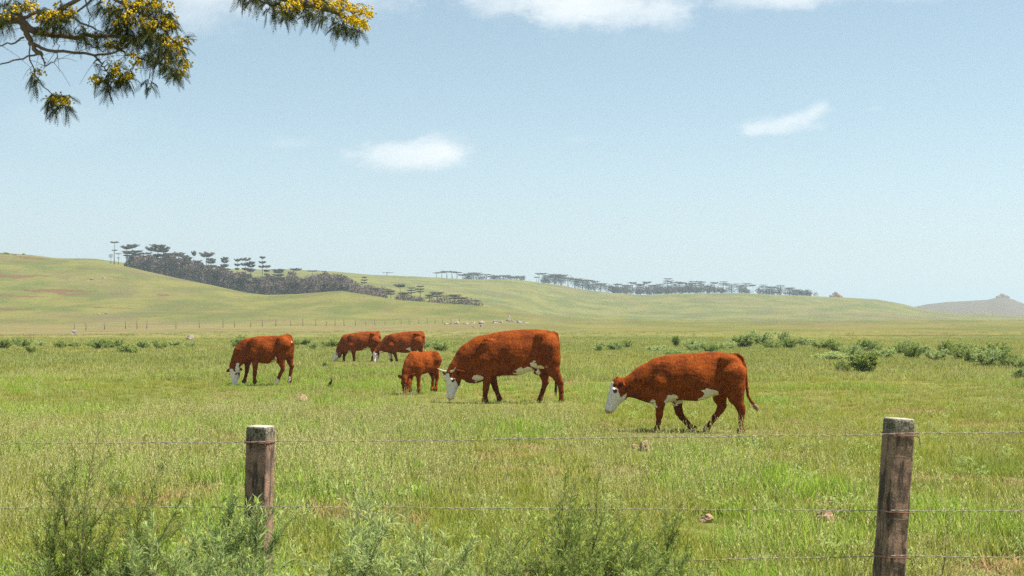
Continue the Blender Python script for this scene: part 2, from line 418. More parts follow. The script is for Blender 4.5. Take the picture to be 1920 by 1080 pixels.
# ------------------------------------------------------------------ grass (uncountable: one object, instanced tufts)
def blades(n, rad, hmin, hmax, wid, lean, seed, seg=3):
    R = np.random.RandomState(seed)
    r = rad * np.sqrt(R.rand(n)); a = R.rand(n) * 6.283
    bx, by = r * np.cos(a), r * np.sin(a)
    h = R.uniform(hmin, hmax, n); az = R.rand(n) * 6.283; ln = R.uniform(.15, 1, n) * lean * h
    fa = az + R.uniform(-.9, .9, n) + 1.57
    w_ = wid * R.uniform(.6, 1.3, n)
    V = []; Q = []; T = []
    ks = np.linspace(0, 1, seg + 1)
    off = 0
    for k in ks[:-1]:
        cx = bx + np.cos(az) * ln * k**1.8; cy = by + np.sin(az) * ln * k**1.8; cz = h * (k - .22 * lean * k * k) - .01
        ww = w_ * (1 - .75 * k) * .5
        V.append(np.stack([cx - np.cos(fa) * ww, cy - np.sin(fa) * ww, cz], -1))
        V.append(np.stack([cx + np.cos(fa) * ww, cy + np.sin(fa) * ww, cz], -1))
    V.append(np.stack([bx + np.cos(az) * ln, by + np.sin(az) * ln, h * (1 - .22 * lean)], -1))
    ids = np.arange(n)
    for s_ in range(seg - 1):
        Q.append(np.stack([ids + (2 * s_) * n, ids + (2 * s_ + 1) * n, ids + (2 * s_ + 3) * n, ids + (2 * s_ + 2) * n], -1))
    T = np.stack([ids + (2 * seg - 2) * n, ids + (2 * seg - 1) * n, ids + 2 * seg * n], -1)
    return np.vstack(V), np.vstack(Q) if Q else np.zeros((0, 4), int), T

def seed_stalks(n, rad, h0, h1, seed):
    R = np.random.RandomState(seed); mb = MB()
    for k in range(n):
        r = rad * math.sqrt(R.rand()); a = R.rand() * 6.28; h = R.uniform(h0, h1); az = R.rand() * 6.28; ln = R.uniform(.1, .5) * h
        t = np.linspace(0, 1, 4)
        P = np.stack([r * math.cos(a) + math.cos(az) * ln * t**2, r * math.sin(a) + math.sin(az) * ln * t**2, h * t], -1)
        mb.add(*tube_np(P, [.0016, .0014, .0012, .001], 3, False))
        for q in range(7):   # spikelets
            tt = .72 + .28 * q / 6; c = np.array([np.interp(tt, t, P[:, i]) for i in range(3)])
            aa = R.rand() * 6.28; o = np.array([math.cos(aa) * .012, math.sin(aa) * .012, .018])
            sdv = np.array([-math.sin(aa), math.cos(aa), 0]) * .003
            mb.add([c, c + o * .5 + sdv, c + o, c + o * .5 - sdv], [[0, 1, 2, 3]])
    return mb

def rosette(n, seed, ll=.07):
    R = np.random.RandomState(seed); V = []; Q = []
    for k in range(n):
        base = np.array([R.normal(0, .05), R.normal(0, .05), R.uniform(.01, .13)])
        az = R.rand() * 6.28; el = R.uniform(.1, 1.1); d = np.array([math.cos(az) * math.cos(el), math.sin(az) * math.cos(el), math.sin(el)])
        s_ = np.array([-math.sin(az), math.cos(az), 0]); L = ll * R.uniform(.6, 1.2); W_ = L * .2
        m = base + d * L * .5 + np.array([0, 0, L * .08])
        V += [base, m + s_ * W_, base + d * L, m - s_ * W_]; Q.append([4 * k, 4 * k + 1, 4 * k + 2, 4 * k + 3])
    return np.array(V), np.array(Q), None

tufts = bpy.data.collections.new("grass_tufts")
def tuft(idx, me, mat):
    me.materials.append(mat)
    o = bpy.data.objects.new("grass_tuft_%02d" % idx, me); tufts.objects.link(o)
ti = 0
for s_ in range(4):
    tuft(ti, mesh_np("tuft", *blades(46, .17, .06, .17, .0065, .7, 10 + s_)), M_grass); ti += 1
for s_ in range(2):
    tuft(ti, mesh_np("tuft", *blades(36, .12, .08, .22, .008, .6, 20 + s_)), M_fresh); ti += 1
for s_ in range(2):
    mb = seed_stalks(8, .16, .18, .38, 30 + s_); mb.add(*blades(14, .14, .08, .2, .005, .9, 33 + s_)); tuft(ti, mb.mesh("tuft"), M_straw); ti += 1
for s_ in range(2):
    tuft(ti, mesh_np("tuft", *rosette(60, 40 + s_, .042)), M_weed); ti += 1
for s_ in range(1):
    tuft(ti, mesh_np("tuft", *blades(30, .20, .03, .09, .009, 1.3, 61)), leaf_mat("dead_blade", (.26, .15, .075), (.42, .28, .15), .2, .1, .8, .5, .4)); ti += 1
# far versions: wider, fewer blades
for s_ in range(2):
    tuft(ti, mesh_np("tuft", *blades(40, .42, .08, .20, .016, .6, 50 + s_, 2)), M_grass_far); ti += 1
for s_ in range(2):
    tuft(ti, mesh_np("tuft", *blades(26, .42, .12, .30, .010, .5, 54 + s_, 2)), M_straw); ti += 1
tuft(ti, mesh_np("tuft", *blades(40, .4, .07, .2, .02, .6, 58, 2)), M_weed); ti += 1

R = np.random.RandomState(3)
def scatter(d0, d1, dens, umax=.74):
    n = int(umax * (d1 * d1 - d0 * d0) * dens)
    d = np.sqrt(R.uniform(d0 * d0, d1 * d1, n)); uu = R.uniform(-umax, umax, n)
    return uu * d, d
PX, PY, ID, SC = [], [], [], []
for (d0, d1, dens, far) in [(4.5, 9, 60, 0), (9, 16, 95, 0), (16, 28, 62, 0), (28, 48, 24, 0), (40, 75, 12, 1), (75, 150, 6.5, 1), (140, 300, 1.3, 1)]:
    x, y = scatter(d0, d1, dens)
    p = fbm2(x / 2.2 + 40, y / 3.0, 3); q = fbm2(x / 5 + 9, y / 8 + 4, 3); k = R.rand(len(x))
    if not far:
        id_ = R.randint(0, 4, len(x))
        straw = k < .05 + .24 * np.clip(q * 2 + .25, 0, 1)
        id_ = np.where(straw, R.randint(6, 8, len(x)), id_)
        id_ = np.where((~straw) & (p > .12) & (k > .45), R.randint(4, 6, len(x)), id_)
        id_ = np.where((~straw) & (k > .955), R.randint(8, 10, len(x)), id_)
        rr2 = R.rand(len(x)); dp2 = fbm2(x / 1.6 + 140, y / 1.2 + 60, 3)
        id_ = np.where((rr2 < .03) | ((dp2 > .30) & (rr2 < .8)), 10, id_)
        sc_ = R.uniform(.7, 1.25, len(x)) * (1 + .5 * np.clip(p, -.6, .5)) * np.interp(y, [12, 22, 32], [1.0, 1.0, .8])
        keep = R.rand(len(x)) < np.clip(1.25 + 1.3 * fbm2(x / 1.1 + 70, y / 1.3, 2), .3, 1)
    else:
        id_ = R.choice([11, 12, 13, 14, 15], len(x), p=[.36, .36, .07, .07, .14])
        sc_ = R.uniform(.6, 1.0, len(x)); keep = np.ones(len(x), bool)
        if d1 > 100:
            keep = R.rand(len(x)) < np.interp(y + 26 * fbm2(x / 16 + 60, y / 14, 3), [75, 110, 140, 156, 205], [1, 1, .85, .22, 0])
        if d0 > 100: sc_ = sc_ * 1.5
    PX.append(x[keep]); PY.append(y[keep]); ID.append(id_[keep]); SC.append(sc_[keep])
PX = np.concatenate(PX); PY = np.concatenate(PY); ID = np.concatenate(ID).astype(np.int32); SC = np.concatenate(SC).astype(np.float32)
for (cpx, cd, hw_) in [(1304, 22.0, 1.3), (965, 29.7, 1.6), (497, 37.3, 1.1), (677, 61.5, 1.4), (757, 60.5, 1.4), (797, 33.2, .8)]:   # grazed down where the herd stands
    e_ = ((PX - (cpx - 960) / F * cd) / hw_) ** 2 + ((PY - cd + cd * .03) / (cd * .065)) ** 2
    SC = (SC * np.interp(e_, [0, .8, 1.5], [.55, .6, 1])).astype(np.float32)
for (cpx, cd, hw_) in [(567, 30.2, .35), (1210, 18.8, .3), (1548, 12.4, .28), (1325, 12.3, .28), (1190, 19.2, .2)]:   # short grass round the stones
    e_ = ((PX - (cpx - 960) / F * cd) / hw_) ** 2 + ((PY - cd + .5) / .75) ** 2
    SC = (SC * np.interp(e_, [0, .8, 1.5], [.35, .45, 1])).astype(np.float32)
PZ = terrain(PX, PY)
pme = bpy.data.meshes.new("grass"); pme.vertices.add(len(PX)); pme.vertices.foreach_set('co', np.stack([PX, PY, PZ], -1).astype(np.float32).ravel())
for nm, ty, ar in (('idx', 'INT', ID), ('scl', 'FLOAT', SC)):
    pme.attributes.new(nm, ty, 'POINT').data.foreach_set('value', ar)
rot = np.zeros((len(PX), 3), np.float32); rot[:, 2] = R.rand(len(PX)) * 6.28; rot[:, 0] = R.normal(0, .08, len(PX)); rot[:, 1] = R.normal(0, .08, len(PX))
pme.attributes.new('rot', 'FLOAT_VECTOR', 'POINT').data.foreach_set('vector', rot.ravel())
pme.update()
grass = obj("grass", pme)
tag(grass, kind='stuff', cat='grass', label='pale green and straw coloured pasture grass covering the field')
ng = bpy.data.node_groups.new("grass_scatter", 'GeometryNodeTree')
ng.interface.new_socket("Geometry", in_out='INPUT', socket_type='NodeSocketGeometry')
ng.interface.new_socket("Geometry", in_out='OUTPUT', socket_type='NodeSocketGeometry')
N = ng.nodes; L = ng.links
gi = N.new('NodeGroupInput'); go = N.new('NodeGroupOutput'); iop = N.new('GeometryNodeInstanceOnPoints')
ci = N.new('GeometryNodeCollectionInfo'); ci.inputs['Collection'].default_value = tufts
ci.inputs['Separate Children'].default_value = True; ci.inputs['Reset Children'].default_value = True
def na(nm, ty):
    n = N.new('GeometryNodeInputNamedAttribute'); n.data_type = ty; n.inputs[0].default_value = nm
    return n.outputs['Attribute']
L.new(gi.outputs[0], iop.inputs['Points']); L.new(ci.outputs[0], iop.inputs['Instance'])
iop.inputs['Pick Instance'].default_value = True
L.new(na('idx', 'INT'), iop.inputs['Instance Index']); L.new(na('rot', 'FLOAT_VECTOR'), iop.inputs['Rotation']); L.new(na('scl', 'FLOAT'), iop.inputs['Scale'])
L.new(iop.outputs[0], go.inputs[0])
grass.modifiers.new("scatter", 'NODES').node_group = ng

# ------------------------------------------------------------------ cattle
def surface_nets(Fv, origin, h):
    s_ = Fv < 0
    nx, ny, nz = Fv.shape
    acc = np.zeros((nx - 1, ny - 1, nz - 1, 3)); cnt = np.zeros((nx - 1, ny - 1, nz - 1))
    import itertools
    corners = list(itertools.product((0, 1), repeat=3))
    sl = lambda c: tuple(slice(c[i], Fv.shape[i] - 1 + c[i]) for i in range(3))
    for c in corners:
        for ax in range(3):
            if c[ax]: continue
            c2 = list(c); c2[ax] = 1
            a, b = Fv[sl(c)], Fv[sl(c2)]
            m = (a < 0) != (b < 0)
            t = np.where(m, a / np.where(m, a - b, 1), 0)
            for k in range(3): acc[..., k] += np.where(m, c[k] + (t if k == ax else 0), 0)
            cnt += m
    act = cnt > 0
    idx = -np.ones(act.shape, int); idx[act] = np.arange(act.sum())
    ijk = np.argwhere(act)
    V = (ijk + acc[act] / cnt[act][:, None]) * h + origin
    Qs = []
    for ax in range(3):
        a = [slice(1, -1)] * 3; a[ax] = slice(0, -1); b = list(a); b[ax] = slice(1, None)
        A = s_[tuple(a)]; B = s_[tuple(b)]
        e = np.argwhere(A != B)
        if not len(e): continue
        flip = A[A != B]
        o = np.array([1, 1, 1]); o[ax] = 0
        p = e + o
        u_, v_ = (ax + 1) % 3, (ax + 2) % 3
        def g_(du, dv):
            q = p.copy(); q[:, u_] -= du; q[:, v_] -= dv
            return idx[q[:, 0], q[:, 1], q[:, 2]]
        quad = np.stack([g_(1, 1), g_(0, 1), g_(0, 0), g_(1, 0)], -1)
        quad[~flip] = quad[~flip][:, ::-1]
        Qs.append(quad)
    return V, np.vstack(Qs)

def smin(a, b, k):
    h = np.clip(.5 + .5 * (b - a) / k, 0, 1)
    return b * (1 - h) + a * h - k * h * (1 - h)

def cone(P, a, b, ra, rb, fy=1.0):
    """rounded tapered capsule; fy>1 squeezes it across the body (y)"""
    a = np.array(a, float); b = np.array(b, float)
    sc = np.array([1, fy, 1.0]); p = (P - a) * sc; ab = (b - a) * sc
    t = np.clip((p @ ab) / (ab @ ab + 1e-9), 0, 1)
    return np.linalg.norm(p - t[..., None] * ab, axis=-1) - (ra + (rb - ra) * t)

def chain(P, pts, k=.02, fy=1.0):
    f = None
    for a, b in zip(pts[:-1], pts[1:]):
        c = cone(P, a[:3], b[:3], a[3], b[3], fy)
        f = c if f is None else smin(f, c, k)
    return f

def ellipsoid(P, c, r):
    q = (P - np.array(c)) / np.array(r)
    k = np.linalg.norm(q, axis=-1)
    return (k - 1) * min(r)

mcoat, t = new_mat("cattle_coat")
wh = attr(t, 'white').outputs['Fac']; dk = attr(t, 'dark').outputs['Fac']; pk = attr(t, 'pink').outputs['Fac']
tcx = t.new('ShaderNodeTexCoord')
n1 = t.noise(tcx.outputs['Object'], 7, 5, .65); n2 = t.noise(t.mapping(tcx.outputs['Object'], (1, 1, .35)), 42, 5, .75)
red = t.mix(t.ss(n1, .30, .74), (.115, .0165, .002), (.255, .050, .004))
red = t.mix(t.ss(n2, .40, .72, 0, .5), red, (.45, .120, .013))
red = t.mix(t.ss(t.noise(t.mapping(tcx.outputs['Object'], (1.4, 1, .6), (2, 0, 5)), 15, 4, .65), .5, .72, 0, .45), red, (.40, .098, .011))
red = t.mix(t.ss(n2, .48, .26, 0, .5), red, (.05, .009, .003))
n3 = t.noise(t.mapping(tcx.outputs['Object'], (1, 1, 1.3), (4, 2, 1)), 3.2, 5, .6)
red = t.mix(t.ss(n3, .50, .34, 0, .35), red, (.045, .009, .004))
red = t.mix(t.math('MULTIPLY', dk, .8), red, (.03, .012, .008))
whc = t.mix(t.ss(n2, .35, .65), (.66, .54, .45), (.93, .86, .80))
wf = t.ss(t.math('ADD', wh, t.math('MULTIPLY', t.math('SUBTRACT', t.noise(tcx.outputs['Object'], 24, 4, .7), .5), .55)), .38, .62)
cc = t.mix(wf, red, whc)
cc = t.mix(t.math('MULTIPLY', pk, .8), cc, (.45, .24, .19))
bsd = t.new('ShaderNodeBsdfPrincipled'); t.put(bsd.inputs['Base Color'], cc); bsd.inputs['Roughness'].default_value = .8
bsd.inputs['Specular IOR Level'].default_value = .07
bsd.inputs['Sheen Weight'].default_value = .0
bsd.inputs['Sheen Roughness'].default_value = .5; bsd.inputs['Sheen Tint'].default_value = (1, .6, .35, 1)
bm = t.new('ShaderNodeBump'); bm.inputs['Strength'].default_value = .9; bm.inputs['Distance'].default_value = .02
t.put(bm.inputs['Height'], t.math('ADD', n2, t.math('MULTIPLY', n1, .8))); t.l.new(bm.outputs[0], bsd.inputs['Normal'])
finish(t, bsd.outputs[0])

def plain(name, c, rough=.5):
    m, t = new_mat(name)
    tcx = t.new('ShaderNodeTexCoord'); n = t.noise(tcx.outputs['Object'], 30, 3)
    b_ = t.new('ShaderNodeBsdfPrincipled'); t.put(b_.inputs['Base Color'], t.mix(n, tuple(q * .75 for q in c), tuple(min(1, q * 1.2) for q in c)))
    b_.inputs['Roughness'].default_value = rough; finish(t, b_.outputs[0])
    return m
M_horn = plain("horn", (.62, .55, .42), .45)
M_eye = plain("eye", (.012, .009, .008), .15)
M_hair = plain("tail_hair", (.075, .025, .014), .8)
M_hair_pale = plain("pale_tail_hair", (.42, .26, .18), .8)

def cow(name, crop, stations, neck, head, legs, tail, whites, extra=None, yaw=0.0, hs=1.0, wid=1.0, place=None, horns=None, tufttip=None, seed=0, label='', cat='cow', h=.0135, eye_white=True, tailr=.026):
    """crop=(x0 px, y0 px, zoom, foot row in crop, px per m): everything else is given as traced side-view coordinates"""
    cx0, foot, ppm = crop
    X = lambda c: (c - cx0) / ppm
    Zc = lambda c: (foot - c) / ppm
    st = sorted(stations)
    sx = np.array([X(s_[0]) for s_ in st]); stp = np.array([Zc(s_[1]) for s_ in st]); sb = np.array([Zc(s_[2]) for s_ in st]); sw = np.array([s_[3] * wid for s_ in st])
    hp = np.array([X(head['poll'][0]), head['poll'][2], Zc(head['poll'][1])]); a = np.array(head['dir'], float); a /= np.linalg.norm(a)
    nrm = np.array(head['norm'], float); nrm -= a * (nrm @ a); nrm /= np.linalg.norm(nrm); sde = np.cross(a, nrm)
    Lh = .50 * hs
    allx = [X(q[0]) for q in tail] + [sx[0], sx[-1], hp[0] - .25 * hs, hp[0] + .25 * hs, (hp + a * Lh)[0] - .1, (hp + a * Lh)[0] + .1] + [X(q[0]) for l_ in legs for q in l_['p']]
    ys = [-.36 * wid, .36 * wid, (hp + a * Lh)[1] - .2, hp[1] - .3 * hs, (hp + a * Lh)[1] + .2]
    lo = np.array([min(allx) - .08, min(ys), -.04]); hi = np.array([max(allx) + .08, max(ys), max(stp) + .06])
    dims = np.ceil((hi - lo) / h).astype(int) + 1
    G = np.stack(np.meshgrid(*[lo[k] + h * np.arange(dims[k]) for k in range(3)], indexing='ij'), -1)
    Pf = G.reshape(-1, 3)
    # torso from vertical sections
    x = Pf[:, 0]; xc = np.clip(x, sx[0], sx[-1])
    sm_ = lambda arr: np.interp(xc, sx, arr)
    top, bot, hw = sm_(stp), sm_(sb), sm_(sw)
    cz = (top + bot) / 2; hz = (top - bot) / 2
    ze = (Pf[:, 2] - cz) / hz
    hwv = hw * (1 - .30 * np.clip(ze, 0, 1) ** 1.6 + .03 * np.clip(-ze, 0, 1))
    kk = (np.abs(ze) ** 2.35 + np.abs(Pf[:, 1] / hwv) ** 2.35) ** (1 / 2.35)
    f = (kk - 1) * np.minimum(hz, hw)
    f = np.maximum(f, 0) + np.minimum(f, 0); dx = np.abs(x - xc); f = np.where(dx > 0, np.sqrt(np.maximum(f, 0) ** 2 + dx ** 2) + np.minimum(f, 0), f)
    # hollows of flank, behind the shoulder and before it; hip bones
    spn = sx[-1] - sx[0]
    for (fx, fz, rx, rz, dep_) in [(.735, -.30, .10, .22, .050), (.72, .35, .12, .10, .020), (.40, -.25, .055, .22, .045), (.175, .0, .045, .24, .040), (.93, -.2, .05, .12, .03), (.60, .55, .12, .05, .02)]:
        xx = sx[0] + spn * fx; tz, bz, ww = [float(np.interp(xx, sx, q_)) for q_ in (stp, sb, sw)]
        zc_ = (tz + bz) / 2 + fz * (tz - bz) / 2
        f = f + dep_ * spn / 1.5 * np.exp(-((x - xx) / (rx * spn)) ** 2 - ((Pf[:, 2] - zc_) / (rz * spn / 1.5)) ** 2) * np.clip(np.abs(Pf[:, 1]) / ww, 0, 1) ** 2
    for sg in (-1, 1):
        for (fx, fz, rr_) in [(.80, .62, .085), (.965, .35, .06)]:
            xx = sx[0] + spn * fx; tz, bz, ww = [float(np.interp(xx, sx, q_)) for q_ in (stp, sb, sw)]
            f = smin(f, ellipsoid(Pf, (xx, sg * ww * .72, (tz + bz) / 2 + fz * (tz - bz) / 2), (rr_ * 1.2, rr_ * .8, rr_)), .04)
    # neck
    nk = chain(Pf, [(X(q[0]), q[2], Zc(q[1]), q[3]) for q in neck], .05, 1.55)
    f = smin(f, nk, .07)
    # head by sections in its own frame
    q = Pf - hp; tt = (q @ a) / Lh; nn = q @ nrm; ssd = q @ sde
    tk = np.array([-.12, 0, .12, .28, .45, .62, .78, .9, 1.0, 1.05])
    dep = np.array([.05, .10, .140, .165, .150, .112, .088, .080, .060, .03]) * hs
    wdt = np.array([.05, .090, .112, .114, .096, .076, .070, .076, .062, .03]) * hs
    fro = np.array([.0, .03, .045, .045, .035, .02, .012, .010, -.004, -.02]) * hs
    tcl = np.clip(tt, tk[0], tk[-1]); dp = np.interp(tcl, tk, dep); wd = np.interp(tcl, tk, wdt); fr = np.interp(tcl, tk, fro)
    nc = fr - dp
    below = np.clip(-(nn - nc) / dp, 0, 1)
    kk = (np.abs((nn - nc) / dp) ** 2.3 + np.abs(ssd / (wd * (1 - .28 * below))) ** 2.3) ** (1 / 2.3)
    fh = (kk - 1) * np.minimum(dp, wd)
    ex = np.abs(tt - tcl) * Lh
    fh = np.where(ex > 0, np.sqrt(np.maximum(fh, 0) ** 2 + ex ** 2), fh)
    for sg in (-1, 1):   # brow and nostril bulges
        fh = smin(fh, ellipsoid(Pf, hp + a * Lh * .30 + sde * sg * .088 * hs + nrm * .0 * hs, (.020 * hs,) * 3), .02)
        fh = np.maximum(fh, -ellipsoid(Pf, hp + a * Lh * 1.0 + sde * sg * .034 * hs + nrm * -.02 * hs, (.014 * hs,) * 3))
    f = smin(f, fh, .045 * hs)
    # ears
    for sg in (-1, 1):
        e0 = hp + a * Lh * .05 + sde * sg * .08 * hs - nrm * .05 * hs
        dirn = sde * sg * .93 + a * head.get('ear', .18) - nrm * .22
        if 'earz' in head: dirn = dirn + np.array([0, 0, head['earz']])
        dirn /= np.linalg.norm(dirn); el = .20 * hs * head.get('es', 1)
        t_ = np.clip(((Pf - e0) @ dirn) / el, 0, 1); rad = np.interp(t_, [0, .2, .5, .8, 1], np.array([.024, .042, .052, .034, .008]) * hs)
        dd = Pf - e0 - t_[:, None] * dirn * el
        flat = np.cross(dirn, sde * 0 + a); flat /= np.linalg.norm(flat)
        comp = (dd @ flat)[:, None] * flat
        fe = np.linalg.norm(dd + comp * 1.5, axis=1) - rad
        f = smin(f, fe, .018)
    # legs
    hoofs = []
    for l_ in legs:
        pts = [(X(q_[0]), l_['y'] * wid + (q_[3] if len(q_) > 3 else 0), Zc(q_[1]), q_[2] * l_.get('s', 1)) for q_ in l_['p']]
        fl = chain(Pf, pts, .03, 1.12)
        e = pts[-1]; hoof = cone(Pf, (e[0] - .025, e[1], e[2] + .012), (e[0] + .02, e[1], e[2] + .03), .042 * l_.get('s', 1), .045 * l_.get('s', 1))
        hoofs.append(e)
        fl = smin(fl, hoof, .02)
        f = smin(f, fl, .055)
    # tail
    tp = [(X(q_[0]), (q_[2] if len(q_) > 2 else 0), Zc(q_[1]), tailr * (1 - .45 * k_ / (len(tail) - 1))) for k_, q_ in enumerate(tail)]
    f = smin(f, chain(Pf, tp, .01), .02)
    if extra:
        for (ex_, ez_, ey_, r_) in extra: f = smin(f, ellipsoid(Pf, (X(ex_), ey_, Zc(ez_)), r_), .05)
    x, y, z = Pf.T
    f = f + .006 * vn3(x * 9 + seed, y * 9, z * 9) + .0035 * vn3(x * 30, y * 30 + seed, z * 30)
    V, Q = surface_nets(f.reshape(G.shape[:3]), lo, h)
    # light smoothing
    nb = np.zeros_like(V); ct = np.zeros(len(V))
    for k in range(4):
        np.add.at(nb, Q[:, k], V[Q[:, (k + 1) % 4]]); np.add.at(ct, Q[:, k], 1)
    V = V * .5 + .5 * nb / np.maximum(ct, 1)[:, None]
    me = mesh_np(name, V, Q, None, True)
    x, y, z = V.T
    white = np.zeros(len(V)); dark = np.zeros(len(V)); pink = np.zeros(len(V))
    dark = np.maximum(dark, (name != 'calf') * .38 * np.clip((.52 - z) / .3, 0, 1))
    q = V - hp; tt = (q @ a) / Lh; nn = (q @ nrm) / hs; ssd = (q @ sde) / hs
    near = (np.linalg.norm(q - np.clip(tt, 0, 1.05)[:, None] * a * Lh, axis=1) < .24 * hs) & (tt > -.1)
    if head.get('white', True):
        fw = np.clip((tt - .04 - .16 * np.clip((np.abs(ssd) - .045) / .02, 0, 1)) / .06, 0, 1) * np.clip((nn + .085 + .50 * np.clip(tt - .30, 0, 1)) / .03, 0, 1)
        fw = np.maximum(fw, np.clip((tt - .46) / .08, 0, 1))
        if head.get('cheek'): fw = np.maximum(fw, near * np.clip((-nn - .215 + .3 * (tt - .2)) / .03, 0, 1) * np.clip((tt - .12) / .1, 0, 1))
        fw = fw * np.clip((.125 - np.abs(ssd)) / .01, 0, 1)
        eyem = np.sqrt(((tt - .33) / .075) ** 2 + ((nn + .03) / .035) ** 2)
        fw = fw * np.where(np.abs(ssd) > .06, np.clip((eyem - .6) / .5, 0, 1), 1)
        white = np.maximum(white, fw * near)
        pink = np.maximum(pink, near * np.clip((tt - .93) / .06, 0, 1))
    for (wx, wz, rx, rz, yc) in whites:     # coat patches
        e = np.sqrt(((x - X(wx)) * ppm / rx) ** 2 + ((z - Zc(wz)) * ppm / rz) ** 2) + 1.1 * vn3(x * 11 + 3, y * 11, z * 11) + .5 * vn3(x * 27, y * 27, z * 27)
        m_ = np.clip((1.25 - e) / .4, 0, 1)
        if yc is not None: m_ = m_ * (y < yc)
        white = np.maximum(white, m_)
    for e in hoofs:
        m_ = (np.hypot(x - e[0], y - e[1]) < .12)
        dark = np.maximum(dark, m_ * np.clip((e[2] + .035 - z) / .02, 0, 1))
        if head.get('socks', True): white = np.maximum(white, m_ * np.clip((.10 - z) / .05, 0, 1) * .42)
    # inner ears and tail end
    if tufttip is None:
        pass
    # dark inner ear
    for sg in (-1, 1):
        e0 = hp + a * Lh * .05 + sde * sg * .19 * hs - nrm * .07 * hs
        dark = np.maximum(dark, .8 * (np.linalg.norm(V - e0, axis=1) < .055 * hs) * (V @ nrm - e0 @ nrm > -.002))
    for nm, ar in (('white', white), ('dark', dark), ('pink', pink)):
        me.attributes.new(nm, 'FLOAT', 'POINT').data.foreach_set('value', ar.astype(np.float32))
    px, d, dz = place
    root = empty(name, at(px, d, dz), yaw); tag(root, label, cat, 'cattle grazing in the pasture')
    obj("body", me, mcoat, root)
    for sg in (-1, 1):
        c = hp + a * Lh * .33 + sde * sg * .100 * hs - nrm * .006 * hs
        u_, v_ = np.meshgrid(np.linspace(0, np.pi, 8), np.linspace(0, 2 * np.pi, 12, endpoint=False), indexing='ij')
        Ve = np.stack([np.sin(u_) * np.cos(v_), np.sin(u_) * np.sin(v_), np.cos(u_)], -1).reshape(-1, 3) * .017 * hs + c
        i_ = np.arange(7)[:, None] * 12; j_ = np.arange(12)[None]; Qe = np.stack([i_ + j_, i_ + (j_ + 1) % 12, i_ + 12 + (j_ + 1) % 12, i_ + 12 + j_], -1).reshape(-1, 4)
        obj("eye", mesh_np("eye", Ve, Qe, None, True), M_eye, root)
    if horns:
        for sg in (-1, 1):
            pts = [hp + a * Lh * .0 + sde * sg * (.055 + u_ * horns) * hs + nrm * (.0 + .07 * u_ * u_) * hs - a * (.02 * u_ + .05 * u_ * u_) for u_ in np.linspace(0, 1, 9)]
            obj("horn", (lambda mb: (mb.tube(pts, np.linspace(.026, .006, 9) * hs, 10), mb.mesh("horn", True))[1])(MB()), M_horn, root)
    # tail switch: strands of hair round the end of the tail
    R2 = np.random.RandomState(seed + 5); mb = MB()
    tpa = np.array([q_[:3] for q_ in tp]); e = tpa[-1]; dr = tpa[-1] - tpa[-2]; dr /= np.linalg.norm(dr)
    TL = tufttip[0] if tufttip else .16
    for k in range(46):
        s0 = e - dr * R2.uniform(0, TL * .7) + R2.normal(0, .007, 3)
        g_ = dr * .7 + np.array([0, 0, -.45])
        P_ = [s0, s0 + g_ * TL * .45 + R2.normal(0, .010, 3), s0 + g_ * TL * .9 + R2.normal(0, .014, 3)]
        mb.tube(P_, [.007, .006, .0015], 4)
    obj("tail_switch", mb.mesh("tail_switch"), M_hair_pale if (tufttip and tufttip[1]) else M_hair, root)
    return root

FL = lambda s_=1.0: None
# 1. walking heifer on the right (crop of 4.908x; 595 crop px per metre)
cow("cow", (1000, 960, 595),
    [(1448, 360, 440, .03), (1436, 320, 520, .12), (1410, 275, 580, .19), (1370, 243, 600, .235), (1310, 222, 600, .26), (1240, 210, 592, .27), (1170, 210, 610, .29), (1090, 213, 645, .31), (1000, 219, 664, .325),
     (900, 228, 658, .32), (820, 233, 655, .305), (750, 238, 676, .28), (690, 248, 692, .255), (640, 265, 694, .235), (590, 290, 686, .20), (545, 325, 672, .17), (510, 360, 655, .13), (480, 395, 630, .08)],
    [(640, 480, 0, .33), (540, 490, 0, .255), (440, 520, 0, .185), (350, 530, -.01, .125), (310, 540, -.01, .11)],
    dict(poll=(262, 468, -.02), dir=(-.36, -.05, -1), norm=(-1, -.22, .36), cheek=True, ear=.1, white=True),
    [dict(y=-.15, p=[(665, 500, .15), (672, 600, .105), (662, 690, .072), (658, 780, .052), (652, 850, .036), (640, 905, .042), (634, 940, .04)]),
     dict(y=.15, p=[(790, 560, .13), (838, 660, .085), (860, 770, .058), (885, 815, .045), (935, 870, .038), (965, 910, .043), (990, 938, .04)]),
     dict(y=-.15, p=[(1330, 420, .21), (1340, 530, .17), (1358, 620, .12), (1395, 700, .068), (1410, 740, .058), (1408, 800, .043), (1402, 880, .038), (1404, 915, .044), (1404, 942, .04)]),
     dict(y=.15, p=[(1270, 440, .20), (1240, 560, .15), (1238, 640, .10), (1258, 710, .066), (1240, 750, .056), (1190, 820, .042), (1140, 890, .038), (1118, 915, .044), (1108, 940, .04)])],
    [(1330, 240), (1390, 238), (1430, 270), (1452, 340), (1466, 430), (1474, 540), (1482, 610), (1512, 665), (1545, 695)],
    [(770, 660, 50, 60, None), (850, 672, 55, 20, None), (1120, 592, 60, 42, None), (1060, 640, 60, 22, None), (600, 690, 30, 26, None), (975, 668, 70, 12, None)],
    extra=[(700, 430, -.19, (.17, .06, .24)), (700, 430, .19, (.17, .06, .24)), (1300, 290, -.15, (.12, .07, .09)), (1300, 290, .15, (.12, .07, .09))],
    place=(1304, 22.0, -.02), seed=1, tufttip=(.13, True), tailr=.034,
    label="red heifer with a white face walking at the right, tail curved outward", cat="cow", h=.012)

